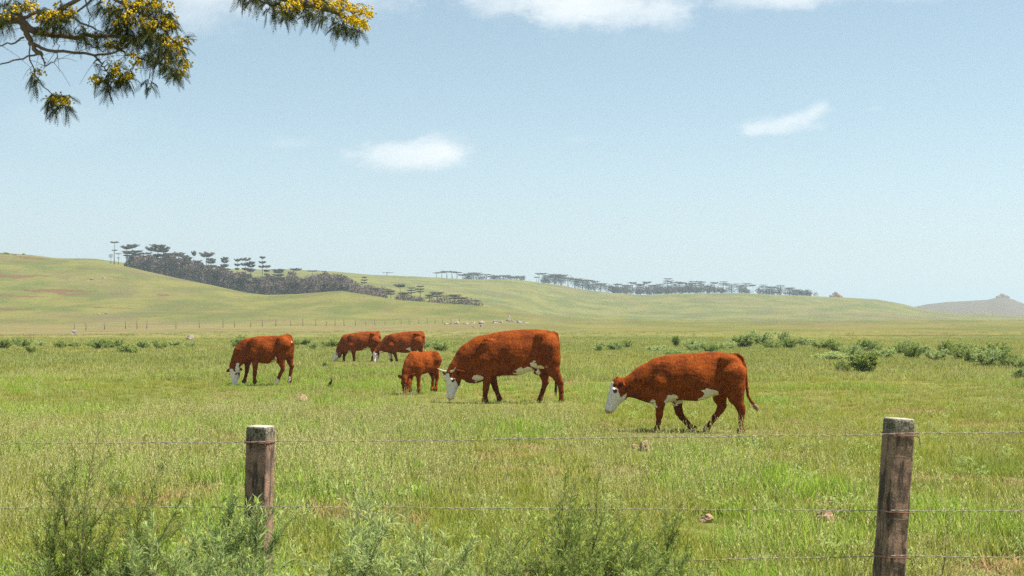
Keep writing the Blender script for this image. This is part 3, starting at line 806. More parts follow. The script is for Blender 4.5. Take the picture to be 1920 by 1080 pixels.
# 2. big horned cow in the middle (crop of 5.333x; 478 crop px per metre)
cow("cow", (1200, 905, 478),
    [(1640, 300, 400, .03), (1630, 255, 470, .12), (1610, 215, 530, .19), (1570, 188, 560, .25), (1500, 174, 570, .29), (1420, 168, 560, .31), (1340, 168, 592, .335), (1260, 170, 625, .355), (1160, 178, 636, .36),
     (1060, 192, 636, .35), (970, 206, 645, .32), (900, 222, 680, .29), (840, 240, 702, .265), (790, 265, 708, .235), (745, 305, 705, .20), (710, 345, 690, .15), (685, 390, 650, .10)],
    [(860, 450, 0, .42), (770, 480, -.01, .36), (700, 530, -.04, .27), (630, 570, -.08, .19), (590, 620, -.10, .14)],
    dict(poll=(548, 590, -.13), dir=(-.05, -.12, -1), norm=(-.8, -.72, .1), ear=-.02, earz=.12, es=1.3),
    [dict(y=-.17, p=[(905, 480, .20), (925, 580, .14), (925, 670, .085), (914, 760, .062), (906, 830, .046), (904, 865, .052), (912, 888, .048)]),
     dict(y=.17, p=[(940, 560, .15), (975, 650, .088), (1008, 760, .060), (1032, 825, .044), (1044, 862, .050), (1052, 885, .046)]),
     dict(y=-.18, p=[(1540, 350, .24), (1560, 470, .20), (1580, 570, .14), (1628, 655, .082), (1652, 700, .066), (1662, 780, .050), (1664, 860, .050), (1662, 890, .046)]),
     dict(y=.18, p=[(1490, 430, .22), (1480, 540, .16), (1496, 620, .105), (1510, 700, .064), (1485, 780, .048), (1462, 850, .048), (1450, 888, .046)])],
    [(1590, 198), (1622, 215), (1634, 280), (1630, 400), (1628, 500), (1622, 600), (1612, 700)],
    [(1385, 505, 34, 44, None), (1330, 575, 80, 34, None), (1440, 545, 60, 18, None), (1270, 612, 60, 20, None), (1140, 632, 130, 10, None), (830, 650, 40, 30, None), (1430, 590, 28, 30, None)],
    extra=[(930, 400, -.24, (.2, .07, .30)), (930, 400, .24, (.2, .07, .30)), (1480, 250, -.2, (.14, .08, .12)), (1480, 250, .2, (.14, .08, .12)), (1438, 585, 0, (.12, .11, .09))],
    place=(965, 29.7, 0), seed=2, horns=.20, tufttip=(.28, False), hs=1.12, tailr=.03,
    label="large red cow with white face and pale horns grazing in the middle", h=.0145)

# 3. young cow at the left (7.2x; 514 crop px per metre)
cow("cow", (700, 905, 514),
    [(1078, 350, 410, .03), (1066, 300, 470, .11), (1045, 268, 540, .17), (1000, 252, 570, .215), (940, 252, 575, .24), (880, 262, 580, .25), (820, 262, 615, .27), (740, 262, 640, .29), (660, 264, 632, .285),
     (590, 270, 612, .265), (530, 284, 605, .24), (470, 302, 612, .22), (420, 325, 612, .195), (380, 355, 590, .165), (350, 390, 560, .12)],
    [(470, 450, 0, .29), (390, 500, -.01, .225), (340, 580, -.04, .17), (300, 660, -.08, .13), (285, 710, -.1, .11)],
    dict(poll=(270, 690, -.11), dir=(.05, -.15, -1), norm=(-.45, -1, .05), ear=.25),
    [dict(y=-.14, p=[(560, 480, .15), (575, 580, .10), (578, 680, .066), (574, 770, .050), (570, 840, .038), (574, 872, .044), (578, 892, .04)]),
     dict(y=.14, p=[(470, 560, .12), (450, 640, .075), (442, 740, .050), (428, 800, .036), (412, 865, .042), (404, 890, .04)]),
     dict(y=-.14, p=[(960, 380, .19), (930, 490, .16), (920, 590, .11), (945, 665, .066), (950, 710, .054), (915, 780, .042), (885, 845, .043), (868, 885, .04)]),
     dict(y=.14, p=[(1000, 420, .17), (1010, 530, .125), (1030, 620, .075), (1050, 670, .054), (1036, 750, .042), (1022, 830, .042), (1020, 885, .04)])],
    [(960, 258), (1010, 246), (1050, 268), (1068, 320), (1070, 360)],
    [(830, 600, 34, 18, None), (790, 628, 18, 14, None), (860, 560, 12, 22, None), (345, 700, 22, 46, None), (505, 670, 22, 40, None), (862, 868, 26, 30, None), (1016, 850, 22, 40, None), (1070, 345, 4, 9, None)],
    extra=[(560, 400, -.18, (.16, .06, .22)), (560, 400, .18, (.16, .06, .22)), (930, 310, -.14, (.1, .07, .08)), (930, 310, .14, (.1, .07, .08))],
    place=(497, 37.3, .05), seed=3, tufttip=(.05, False), hs=1.0, wid=.94,
    label="red young cow with white face lowered to the grass, farthest left of the herd")

# 4. far cow, left of the pair (6.75x; 293 crop px per metre)
cow("cow", (520, 535, 293),
    [(768, 215, 250, .03), (760, 185, 290, .12), (745, 162, 330, .19), (715, 150, 350, .24), (660, 146, 352, .27), (600, 149, 375, .30), (530, 155, 392, .31), (460, 163, 395, .30), (400, 175, 405, .27), (350, 190, 415, .24), (310, 212, 415, .2), (285, 240, 400, .14)],
    [(350, 290, 0, .36), (300, 340, 0, .27), (262, 385, -.02, .19), (240, 410, -.03, .15)],
    dict(poll=(222, 388, -.04), dir=(-.5, -.1, -.85), norm=(-.85, -.3, .5), ear=.2),
    [dict(y=-.16, p=[(400, 330, .17), (428, 400, .10), (434, 460, .060), (436, 515, .045), (434, 528, .045)]),
     dict(y=.16, p=[(340, 380, .12), (305, 440, .07), (296, 490, .05), (296, 525, .045)]),
     dict(y=-.16, p=[(700, 270, .21), (690, 350, .15), (715, 410, .075), (720, 470, .05), (712, 526, .045)]),
     dict(y=.16, p=[(680, 300, .18), (665, 380, .11), (680, 430, .06), (660, 490, .05), (655, 526, .045)])],
    [(715, 154), (745, 155), (760, 190), (764, 250), (760, 320)],
    [(600, 368, 36, 16, None), (375, 415, 26, 18, None), (560, 385, 20, 8, None)],
    extra=[(400, 260, -.2, (.17, .06, .26)), (400, 260, .2, (.17, .06, .26))],
    place=(677, 61.5, 0), seed=4, tufttip=(.22, True), h=.016,
    label="farthest red cow with white muzzle grazing, left of the distant pair")

# 5. far cow, right of the pair
cow("cow", (1060, 540, 293),
    [(1322, 215, 255, .03), (1312, 180, 310, .12), (1290, 163, 360, .2), (1250, 156, 380, .24), (1190, 155, 390, .27), (1120, 160, 428, .30), (1040, 168, 428, .31), (970, 180, 415, .29), (920, 192, 418, .26), (870, 212, 422, .23), (835, 242, 420, .18), (815, 275, 400, .12)],
    [(880, 300, 0, .33), (825, 335, 0, .25), (775, 375, -.03, .18), (735, 405, -.05, .14)],
    dict(poll=(700, 405, -.07), dir=(-.05, -.25, -1), norm=(-.7, -.8, .2), ear=.2),
    [dict(y=-.16, p=[(910, 340, .17), (940, 410, .11), (962, 460, .06), (975, 520, .045), (978, 532, .045)]),
     dict(y=.16, p=[(880, 380, .13), (885, 440, .07), (900, 490, .05), (905, 530, .045)]),
     dict(y=-.16, p=[(1230, 280, .21), (1195, 370, .14), (1195, 430, .075), (1185, 480, .05), (1175, 532, .045)]),
     dict(y=.16, p=[(1260, 300, .18), (1262, 380, .11), (1285, 430, .06), (1278, 490, .05), (1275, 532, .045)])],
    [(1270, 160), (1300, 165), (1316, 205), (1320, 280), (1324, 360), (1328, 410)],
    [(1125, 376, 26, 14, -.0), (780, 450, 34, 34, None), (1140, 400, 14, 8, None), (880, 460, 24, 40, .3)],
    extra=[(910, 270, -.2, (.17, .06, .26)), (910, 270, .2, (.17, .06, .26)), (1235, 200, -.18, (.12, .07, .1))],
    place=(757, 60.5, 0), seed=6, tufttip=(.14, True), h=.016,
    label="red cow with white face grazing just behind the small brown calf")

# 6. brown calf turned towards the camera
cow("calf", (0, 900, 800),
    [(478, 270, 330, .03), (465, 215, 400, .12), (430, 165, 480, .17), (370, 135, 520, .20), (300, 130, 530, .205), (220, 140, 540, .215), (130, 150, 560, .22), (40, 155, 575, .215), (-50, 150, 580, .20), (-120, 145, 590, .19), (-190, 150, 590, .175), (-250, 175, 570, .15), (-290, 220, 520, .11)],
    [(-170, 340, 0, .22), (-260, 400, 0, .17), (-345, 500, -.0, .125), (-400, 595, 0, .09)],
    dict(poll=(-425, 605, 0), dir=(-.12, -.10, -1), norm=(-1, .05, .1), white=False, socks=False, ear=-.1, earz=.22, es=1.5),
    [dict(y=-.11, s=.85, p=[(-130, 420, .14), (-110, 540, .09), (-105, 660, .055), (-105, 760, .045), (-110, 840, .04), (-115, 880, .042)]),
     dict(y=.11, s=.85, p=[(-130, 420, .14), (-150, 540, .09), (-170, 660, .055), (-175, 760, .045), (-185, 840, .04), (-190, 880, .042)]),
     dict(y=-.11, s=.85, p=[(350, 320, .19), (330, 460, .13), (380, 580, .07), (395, 640, .055), (370, 760, .04), (360, 840, .042), (355, 880, .042)]),
     dict(y=.11, s=.85, p=[(350, 320, .19), (345, 460, .13), (410, 580, .07), (440, 640, .055), (430, 760, .04), (425, 840, .042), (420, 880, .042)])],
    [(400, 160), (455, 185), (490, 260), (500, 400), (495, 500)],
    [], place=(787, 33.2, .07), seed=8, yaw=math.radians(50), hs=.90, wid=.84, tufttip=(.2, False), h=.0125, tailr=.02,
    label="small all brown calf facing the camera with its head in the grass", cat="calf")

# ------------------------------------------------------------------ near barbed wire fence
mconc, t = new_mat("weathered_concrete")
tcx = t.new('ShaderNodeTexCoord'); P_ = tcx.outputs['Object']
a_ = t.noise(t.mapping(P_, (1, 1, .16)), 26, 5, .7); b_ = t.noise(P_, 120, 4, .8); c_ = t.noise(P_, 9, 4, .6)
c = t.mix(t.ss(b_, .3, .7), (.16, .085, .058), (.50, .31, .215))
c = t.mix(t.ss(a_, .46, .60, 0, .88), c, (.040, .024, .020))
c = t.mix(t.ss(c_, .55, .72, 0, .35), c, (.30, .17, .10))
c = t.mix(t.ss(c_, .50, .36, 0, .6), c, (.055, .040, .034))
sp = t.new('ShaderNodeSeparateXYZ'); t.l.new(P_, sp.inputs[0])
topm = t.ss(t.math('ADD', sp.outputs[2], t.math('MULTIPLY', c_, .05)), -.062, -.028)
lich = t.mix(t.ss(t.noise(P_, 70, 4, .75), .42, .6), (.035, .032, .018), (.30, .27, .20))
c = t.mix(t.math('MULTIPLY', topm, .9), c, lich)
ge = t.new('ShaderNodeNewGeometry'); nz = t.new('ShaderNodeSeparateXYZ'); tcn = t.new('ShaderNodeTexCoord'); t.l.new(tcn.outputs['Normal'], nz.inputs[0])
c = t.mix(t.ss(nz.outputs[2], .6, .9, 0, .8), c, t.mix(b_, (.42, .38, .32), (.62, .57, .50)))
b2 = t.new('ShaderNodeBsdfPrincipled'); t.put(b2.inputs['Base Color'], c); b2.inputs['Roughness'].default_value = .95
bm = t.new('ShaderNodeBump'); bm.inputs['Strength'].default_value = .8; bm.inputs['Distance'].default_value = .006
t.put(bm.inputs['Height'], t.math('ADD', b_, a_)); t.l.new(bm.outputs[0], b2.inputs['Normal'])
finish(t, b2.outputs[0])
M_wire = plain("galvanised_wire", (.34, .28, .23), .6)
M_rust = plain("rusty_wire", (.16, .06, .035), .8)

def post_mesh(wx, wy, hgt, seed):
    """bevelled square post, origin at the centre of its top"""
    R2 = np.random.RandomState(seed); bvl = .014
    prof = []
    for sx_, sy_ in ((1, 1), (-1, 1), (-1, -1), (1, -1)):
        a0 = {(1, 1): 0, (-1, 1): 90, (-1, -1): 180, (1, -1): 270}[(sx_, sy_)]
        for k in range(4):
            an = math.radians(a0 + 30 * k); prof.append((sx_ * (wx / 2 - bvl) + math.cos(an) * bvl, sy_ * (wy / 2 - bvl) + math.sin(an) * bvl))
    prof = np.array(prof); n = len(prof); zs = np.concatenate([[0, -.004, -.012], np.linspace(-.03, -hgt, 70)])
    V = []
    for k, z_ in enumerate(zs):
        s_ = [.90, .965, 1.0][k] if k < 3 else 1.0
        taper = 1 + .06 * (-z_) / hgt
        p = prof * s_ * taper
        ang = np.arctan2(p[:, 1], p[:, 0])
        j_ = .0032 * vn2(ang * 2.5 + seed, np.full(n, z_ * 18)) + .003 * vn2(ang * 6 + seed, np.full(n, z_ * 55))
        p = p * (1 + j_[:, None] / .08)
        V.append(np.column_stack([p, np.full(n, z_ + (.003 * R2.rand() if k == 0 else 0))]))
    V = np.vstack(V); i_ = np.arange(len(zs) - 1)[:, None] * n; j_ = np.arange(n)[None]
    Q = np.stack([i_ + j_, i_ + n + j_, i_ + n + (j_ + 1) % n, i_ + (j_ + 1) % n], -1).reshape(-1, 4)
    V = np.vstack([V, [[0, 0, .002]]]); jj = np.arange(n)
    T = np.stack([jj, (jj + 1) % n, np.full(n, len(V) - 1)], -1)
    return mesh_np("fence_post", V, Q, T)

fence = empty("wire_fence", (0, 8, 0))
tag(fence, "barbed wire fence on weathered concrete posts across the foreground", "fence")
def pt(px, row, d): return np.array([(px - 960) / F * d, d, EYE + (HOR - row) * d / F])
DL, DR = 8.3, 7.8
dline = lambda px: DL + (DR - DL) * (px - 489) / (1686 - 489)
posts = [(489, 799, DL, .135, .12, -18, (.022, .0), "concrete post with pale side face, half hidden by shrubs"),
         (1686, 785, DR, .135, .125, 12, (.072, .0), "brown stained concrete post leaning, moss along its top edge"),
         (-710, 812, dline(-710), .14, .13, 5, (0, 0), None), (2880, 775, dline(2880), .14, .13, 5, (0, 0), None)]
for k, (px, row, d, wx, wy, rz, lean, lb) in enumerate(posts):
    p = pt(px, row, d)
    o = obj("fence_post", post_mesh(wx, wy, p[2] + .35, 3 + k), mconc, fence)
    o.location = (p[0], p[1] - 8, p[2]); o.rotation_euler = (0, lean[0], math.radians(rz))
    if lb: o['label'] = lb
    if k < 2:   # tie wires round the post
        for wr in ([829, 950] if k == 0 else [815, 958, 1042]):
            zl = (pt(0, wr, d)[2] - p[2]); mb = MB()
            hx, hy = wx / 2 + .004, wy / 2 + .004
            loop = np.array([(-hx, -hy), (0, -hy - .002), (hx, -hy), (hx, 0), (hx, hy), (0, hy), (-hx, hy), (-hx, 0), (-hx, -hy)])
            c_ = 1.0 + .06 * (-zl) / (p[2] + .35)
            mb.tube(np.column_stack([loop * c_, np.full(9, zl) + np.linspace(0, .006, 9)]), .0026 if k == 0 else .002, 5)
            mb.tube([(-hx * c_ - .02, -hy - .004, zl + .004), (-hx * c_ + .01, -hy - .006, zl), (hx * c_ + .02, -hy - .005, zl)], .0042 if k == 0 else .0024, 5)
            mb.tube([(hx * c_ + .005, -hy, zl), (hx * c_ + .02, -hy - .004, zl - .012), (hx * c_ + .024, -hy - .004, zl - .04)], .0024, 5)
            tw = obj("tie_wire", mb.mesh("tie_wire"), M_rust, o)
rows = {0: [(-710, 838), (0, 832), (461, 829), (517, 828), (760, 827), (960, 823), (1200, 820), (1640, 815), (1716, 812), (1920, 811), (2880, 800)],
        1: [(-710, 955), (0, 953), (461, 950), (517, 950), (800, 952), (1280, 955), (1640, 957), (1716, 958), (1920, 958), (2880, 958)],
        2: [(-710, 1070), (0, 1064), (461, 1062), (960, 1056), (1280, 1050), (1640, 1043), (1716, 1042), (1920, 1046), (2880, 1050)]}
for k in range(3):
    R2 = np.random.RandomState(90 + k); mb = MB()
    xs = np.arange(-710, 2880, 3.0); rw = np.interp(xs, *zip(*rows[k]))
    base_ = np.array([pt(a, b, dline(a) - .085) for a, b in zip(xs, rw)]); base_[:, 1] -= 8
    ph = xs * .16
    for s_ in (0, 1):
        o_ = np.stack([0 * ph, np.cos(ph + s_ * np.pi), np.sin(ph + s_ * np.pi)], -1) * .0014
        mb.tube(base_ + o_ + np.stack([0 * ph, 0 * ph, .002 * np.sin(xs / 37)], -1), .00135, 4)
    for bx in np.arange(-700, 2870, 44):
        c = np.array([np.interp(bx, xs, base_[:, q]) for q in range(3)])
        mb.tube([c + (-.008, 0, 0), c + (.008, 0, 0)], .0034, 5)
        for q in range(4):
            an = R2.rand() * 6.28; e_ = c + np.array([R2.uniform(-.006, .006), math.cos(an) * .016, math.sin(an) * .016])
            mb.tube([c, e_], [.0012, .0005], 3)
    obj("barbed_wire", mb.mesh("barbed_wire"), M_wire, fence)

# ------------------------------------------------------------------ shrubs
def leaves_along(P, D, n, L, Wd, R2, spread=.9, up=.35, curl=.1):
    """n narrow leaves: P (m,3) sites, D (m,3) branch directions"""
    k = R2.randint(0, len(P), n)
    b = P[k] + R2.normal(0, .004, (n, 3)); d = D[k]
    rnd = R2.normal(0, 1, (n, 3)); rnd /= np.linalg.norm(rnd, axis=1)[:, None]
    v = d * .75 + rnd * spread + np.array([0, 0, up]); v /= np.linalg.norm(v, axis=1)[:, None]
    s_ = np.cross(v, R2.normal(0, 1, (n, 3))); s_ /= np.linalg.norm(s_, axis=1)[:, None] + 1e-9
    l_ = L * R2.uniform(.5, 1.25, n)[:, None]; w_ = Wd * R2.uniform(.6, 1.3, n)[:, None]
    m = b + v * l_ * .5 + np.array([0, 0, 1]) * l_ * curl
    V = np.stack([b, m + s_ * w_ * .5, b + v * l_, m - s_ * w_ * .5], 1).reshape(-1, 3)
    return V, np.arange(4 * n).reshape(-1, 4)

def shrub_parts(seed, h, wdt, nstem, nleaf, L, Wd, stemr=.006, sub=5, lean=(0, 0), spread=.8, up=.35, lowbare=.25, curl=.08, sites_from=0.3):
    R2 = np.random.RandomState(seed); st = MB(); SP = []; SD = []; TP = []; TD = []
    for k in range(nstem):
        az = R2.rand() * 6.283; rr_ = wdt * .5 * math.sqrt(R2.rand()); hh = h * R2.uniform(.6, 1.0) * (1 - .35 * (rr_ / (wdt * .5 + 1e-6)) ** 2)
        end = np.array([math.cos(az) * rr_ + lean[0] * hh, math.sin(az) * rr_ + lean[1] * hh, hh])
        b0 = np.array([math.cos(az), math.sin(az), 0]) * .06 * min(1, wdt)
        t = np.linspace(0, 1, 9)[:, None]
        bend = R2.normal(0, .045 * h, 3) * [1, 1, .2]
        P = b0 + (end - b0) * np.hstack([t ** 1.35, t ** 1.35, t]) + bend * np.sin(t * np.pi) + np.cumsum(R2.normal(0, .006 * h, (9, 3)), 0)
        st.tube(P, np.linspace(stemr, stemr * .25, 9), 5)
        D = np.gradient(P, axis=0); D /= np.linalg.norm(D, axis=1)[:, None]
        for q in range(sub):
            i0 = R2.randint(2, 8); a0 = P[i0]; dv = D[i0] * .8 + R2.normal(0, .55, 3) + [0, 0, .25]; dv /= np.linalg.norm(dv)
            ln = h * R2.uniform(.14, .34); tt_ = np.linspace(0, 1, 5)[:, None]
            Pb = a0 + dv * ln * tt_ + np.array([0, 0, .12]) * ln * tt_ ** 2
            st.tube(Pb, np.linspace(stemr * .45, stemr * .15, 5), 4)
            tt_ = np.linspace(.15, 1, 14)[:, None]
            SP.append(a0 + dv * ln * tt_ + np.array([0, 0, .12]) * ln * tt_ ** 2); SD.append(np.repeat(dv[None], 14, 0))
            TP.append(Pb[-1:]); TD.append(dv[None])
        ti_ = np.linspace(sites_from + lowbare * R2.rand(), 1, 26)
        SP.append(np.stack([np.interp(ti_, t[:, 0], P[:, c_]) for c_ in range(3)], -1)); SD.append(np.stack([np.interp(ti_, t[:, 0], D[:, c_]) for c_ in range(3)], -1))
        TP.append(P[-1:]); TD.append(D[-1:])
    SP = np.vstack(SP); SD = np.vstack(SD); TP = np.vstack(TP); TD = np.vstack(TD)
    V, Q = leaves_along(SP, SD, nleaf, L, Wd, R2, spread, up, curl)
    Vt, Qt = leaves_along(TP, TD, max(60, nleaf // 14), L * .5, Wd * 1.5, R2, .9, .4, curl)
    fo = mesh_np("foliage", np.vstack([V, Vt]), np.vstack([Q, Qt + len(V)]))
    fo.polygons.foreach_set('material_index', np.r_[np.zeros(len(Q), np.int32), np.ones(len(Qt), np.int32)])   # fresh yellow-green tips
    return st.mesh("stem"), fo

def shrub(name, px, d, parts, leafmat, label, group=None, cat='shrub', rz=0.0, sc=1.0, tips=True):
    r = empty(name, at(px, d, -.02), rz); r.scale = (sc, sc, sc); tag(r, label, cat, group)
    obj("stems", parts[0], M_stem, r); parts[1].materials.append(leafmat); parts[1].materials.append(M_tip if tips else leafmat); obj("foliage", parts[1], None, r)
    return r

GF = "wild shrubs along the near fence"
near = [  # px, depth, height, width, stems, leaves, leaf length, leaf width, material, label, options
    (175, 7.5, 1.12, .62, 13, 9500, .042, .0032, M_shrub_dark, "tall dark shrub with bare brown stems in the left foreground corner", dict(stemr=.0065, lowbare=.3, sub=8, lean=(.04, 0))),
    (30, 7.2, .62, .55, 14, 6500, .045, .004, M_shrub_mid, "low green shrub at the bottom left edge of the photo", {}),
    (330, 7.1, .72, .70, 22, 15000, .050, .0036, M_shrub_grey, "feathery grey green shrub between the dark shrub and left fence post", {}),
    (455, 7.6, .98, .30, 9, 4200, .060, .0046, M_shrub_grey, "slender leafy shrub growing against the front of the left fence post", dict(spread=.6)),
    (235, 6.7, .44, .5, 16, 8000, .05, .0034, M_shrub_mid, "fine leaved low shrub at the foot of the tall dark one", {}),
    (410, 6.6, .50, .55, 18, 9500, .052, .0034, M_shrub_mid, "low feathery shrub below the left fence post", {}),
    (535, 6.5, .52, .42, 12, 2600, .105, .0060, M_silver, "silvery plume shrub with long pale leaves right of the left post", dict(spread=.45, up=.15, curl=.2, sub=3)),
    (640, 7.0, .66, .66, 20, 13500, .046, .0034, M_shrub_grey, "grey green shrub between the silvery plume and the red stemmed shrub", {}),
    (760, 7.2, .88, .50, 10, 5200, .055, .0046, M_shrub_grey, "open shrub with reddish upright stems left of the bottom centre", dict(stemr=.006, lowbare=.35, sites_from=.45)),
    (690, 7.9, 1.02, .18, 4, 1300, .05, .004, M_shrub_grey, "single tall thin weed stem standing behind the grey green shrub", {}),
    (890, 6.9, .40, .60, 16, 6000, .05, .0044, M_shrub_mid, "low bright green plant at the bottom centre", {}),
    (960, 7.1, .78, .34, 6, 2300, .048, .0038, M_shrub_mid, "leaning slender shrub left of the biggest dark green bush", dict(lean=(-.12, 0), lowbare=.35)),
    (1105, 7.3, .94, .82, 26, 22000, .038, .0036, M_shrub_dark, "biggest fine leaved dark green bush at the bottom right of centre", dict(sub=8)),
    (1210, 6.9, .66, .50, 18, 11000, .042, .0038, M_shrub_mid, "lighter green bush on the right side of the biggest bush", dict(sub=6)),
    (500, 6.9, .50, .55, 14, 5200, .075, .005, M_shrub_grey, "pale feathery shrub directly under the right face of the left post", dict(spread=.5, up=.2, curl=.15)),
    (590, 6.4, .40, .45, 12, 3000, .085, .0055, M_silver, "low silvery shrub on the right of the silvery plume", dict(spread=.5, up=.15, curl=.2, sub=4)),
    (120, 6.6, .42, .5, 14, 6000, .055, .004, M_shrub_grey, "grey leaved low shrub at the bottom left, in front of the dark one", {}),
    (820, 6.6, .34, .5, 14, 6000, .055, .004, M_shrub_grey, "low grey shrub between the red stems and the bright green plant", {}),
    (1280, 6.8, .42, .4, 12, 5000, .05, .004, M_shrub_mid, "small green shrub at the right end of the foreground shrubs", {}),
    (1045, 6.7, .50, .45, 14, 7000, .042, .0038, M_shrub_mid, "low bush in front of the biggest dark green bush", {}),
]
for k, (px, d, h_, w_, ns, nl, L_, W_, mt, lb, op) in enumerate(near):
    if mt is not M_silver:
        big = mt is M_shrub_dark
        nl = int(nl * (1.6 if big else 1.6)); L_ *= 1.12; ns = int(ns * 1.5); W_ *= 1.15; w_ *= 1.45; h_ *= .93
        op = dict(dict(sub=11, spread=.95, up=.3, lowbare=.3, stemr=.0048), **{q: v_ for q, v_ in op.items() if q in ('lean', 'sites_from', 'curl')})
    shrub("shrub", px, d, shrub_parts(200 + k, h_, w_, ns, nl, L_, W_, **op), mt, lb, GF, tips=(mt is not M_silver))
# one silvery under-frond in front, bottom centre
# dry dead stalk right of the leaning post
mb = MB(); mb.tube([(0, 0, 0), (.05, 0, .14), (.09, .01, .30), (.10, .01, .46)], [.0045, .004, .003, .0016], 5)
mb.tube([(.09, .01, .30), (.06, 0, .37), (.055, 0, .43)], [.0025, .002, .001], 4); mb.tube([(.05, 0, .14), (.10, 0, .2), (.12, 0, .27)], [.0025, .002, .001], 4)
r = empty("dry_stalk", at(1745, 8.6)); tag(r, "bare brown dead stalk standing right of the leaning fence post", "stalk"); obj("stem", mb.mesh("dry_stalk"), M_stem, r)
# bright green tussocks along the bottom edge
def tussock(px, d, n, hh, rad, seed, lb, mat=M_fresh):
    r = obj("grass_tussock", mesh_np("tussock", *blades(n, rad, hh * .5, hh, .008, .8, seed)), mat)
    r.location = at(px, d, -.01); tag(r, lb, "tussock", "lush grass tussocks at the foot of the fence")
tussock(1455, 9.0, 700, .30, .34, 71, "lush green grass tussock at the bottom edge left of the leaning post")
tussock(1380, 8.8, 380, .24, .24, 72, "smaller lush grass tussock beside the bigger one at the bottom edge")
tussock(865, 8.6, 460, .28, .30, 73, "bright green grass tussock in the gap between the foreground shrubs")
tussock(60, 9.2, 420, .26, .35, 74, "bright green grass tussock at the far left behind the shrubs")

# mid-distance bushes: five prototypes, copied
protos = [shrub_parts(300 + k, 1.0, 1.25, 22, 3600, .115, .026, stemr=.012, sub=6, spread=1.0, up=.25, sites_from=.12) for k in range(3)] + \
         [shrub_parts(310 + k, .9, 1.7, 26, 3200, .12, .026, stemr=.010, sub=5, spread=1.0, up=.4, sites_from=.1) for k in range(2)]
protos.append(shrub_parts(333, 1.0, 1.25, 40, 9000, .085, .030, stemr=.012, sub=9, spread=1.1, up=.1, sites_from=.03))
def word(n):
    return ["first", "second", "third", "fourth", "fifth", "sixth", "seventh", "eighth", "ninth", "tenth", "eleventh", "twelfth", "thirteenth", "fourteenth", "fifteenth", "sixteenth", "seventeenth", "eighteenth", "nineteenth", "twentieth"][n]
def tens(n):
    if n < 20: return word(n)
    t_ = ["", "", "twenty", "thirty", "forty", "fifty", "sixty", "seventy", "eighty", "ninety"][(n + 1) // 10]
    return (t_ + "-" + word((n + 1) % 10 - 1)) if (n + 1) % 10 else {"twenty": "twentieth", "thirty": "thirtieth", "forty": "fortieth", "fifty": "fiftieth", "sixty": "sixtieth", "seventy": "seventieth", "eighty": "eightieth"}[t_]
for k in range(6):
    for me_, mt_ in zip(protos[k], (M_stem, None)):
        if mt_: me_.materials.append(mt_)
cache = {}
def mid_shrub(px, base_row, wpx, hpx, mt, proto, label, group):
    d = EYE * F / (base_row - HOR); s_ = F / d
    if d > 128: d = 128; s_ = F / d
    key = (proto, mt.name)
    if key not in cache:
        f_ = protos[proto][1].copy(); f_.materials.append(mt); f_.materials.append(M_tip); cache[key] = f_
    r = empty("shrub", at(px, d, -.03), random.Random(px * 7 + base_row).uniform(0, 6.28))
    bw, bh = (1.25, 1.0) if proto < 3 or proto == 5 else (1.7, .9)
    sx_ = wpx / s_ / bw; sz_ = hpx / s_ / bh
    r.scale = (sx_, sx_, sz_); tag(r, label, 'shrub', group)
    obj("stems", protos[proto][0], M_stem, r); obj("foliage", cache[key], None, r)
mid_shrub(1618, 700, 72, 46, M_shrub_dark, 5, "largest dark round bush standing alone in the field at right", "bushes in the right part of the field")
mid_shrub(1580, 698, 40, 26, M_shrub_dark, 1, "small dark bush touching the left side of the largest round bush", "bushes in the right part of the field")
GR = "scrub growing in a band along the right edge of the field"
band = [(1395, 652, 60, 26, 1), (1425, 648, 62, 32, 2), (1448, 655, 46, 20, 0), (1470, 644, 24, 26, 1), (1478, 655, 46, 28, 1), (1508, 650, 30, 18, 2), (1540, 655, 60, 26, 1),
        (1567, 662, 38, 24, 3), (1560, 676, 70, 22, 4), (1600, 668, 60, 28, 4), (1630, 660, 60, 24, 1), (1655, 672, 60, 24, 2), (1690, 664, 50, 26, 1), (1712, 674, 52, 30, 3), (1735, 665, 42, 20, 1), (1755, 678, 46, 28, 2),
        (1775, 668, 34, 34, 3), (1800, 676, 56, 28, 3), (1822, 684, 50, 32, 1), (1850, 690, 60, 44, 2), (1868, 676, 60, 36, 1), (1885, 690, 50, 30, 3), (1910, 694, 60, 30, 1), (1915, 712, 50, 26, 2), (1700, 652, 50, 16, 1), (1800, 656, 60, 18, 1)]
band.sort()
for k, (px, br, w_, h_, mi) in enumerate(band):
    mid_shrub(px, br, w_ * 1.0, h_ * .98, [M_shrub_mid, (M_shrub_mid, M_shrub_grey)[k % 2], M_shrub_grey, M_shrub_dark, M_shrub_grey][mi], k % 5, "leafy scrub bush in the right hand scrub band, %s from its left end" % tens(k), GR)
GC = "pale bushes between the big cow and the right cow"
band = [(1122, 660, 30, 20, 2), (1152, 657, 34, 20, 2), (1175, 652, 30, 20, 3), (1230, 660, 40, 16, 2), (1268, 650, 22, 22, 1), (1300, 658, 46, 24, 2), (1330, 662, 50, 22, 1), (1362, 655, 46, 18, 2), (1255, 668, 50, 16, 4)]
band.sort()
for k, (px, br, w_, h_, mi) in enumerate(band):
    mid_shrub(px, br, w_, h_, [M_shrub_mid, M_shrub_mid, M_shrub_grey, M_shrub_mid, M_shrub_grey][mi], (k * 2) % 5, "pale green bush in the row behind the right cow, %s from the left" % tens(k), GC)
GL = "bushes along the stream bank at the left"
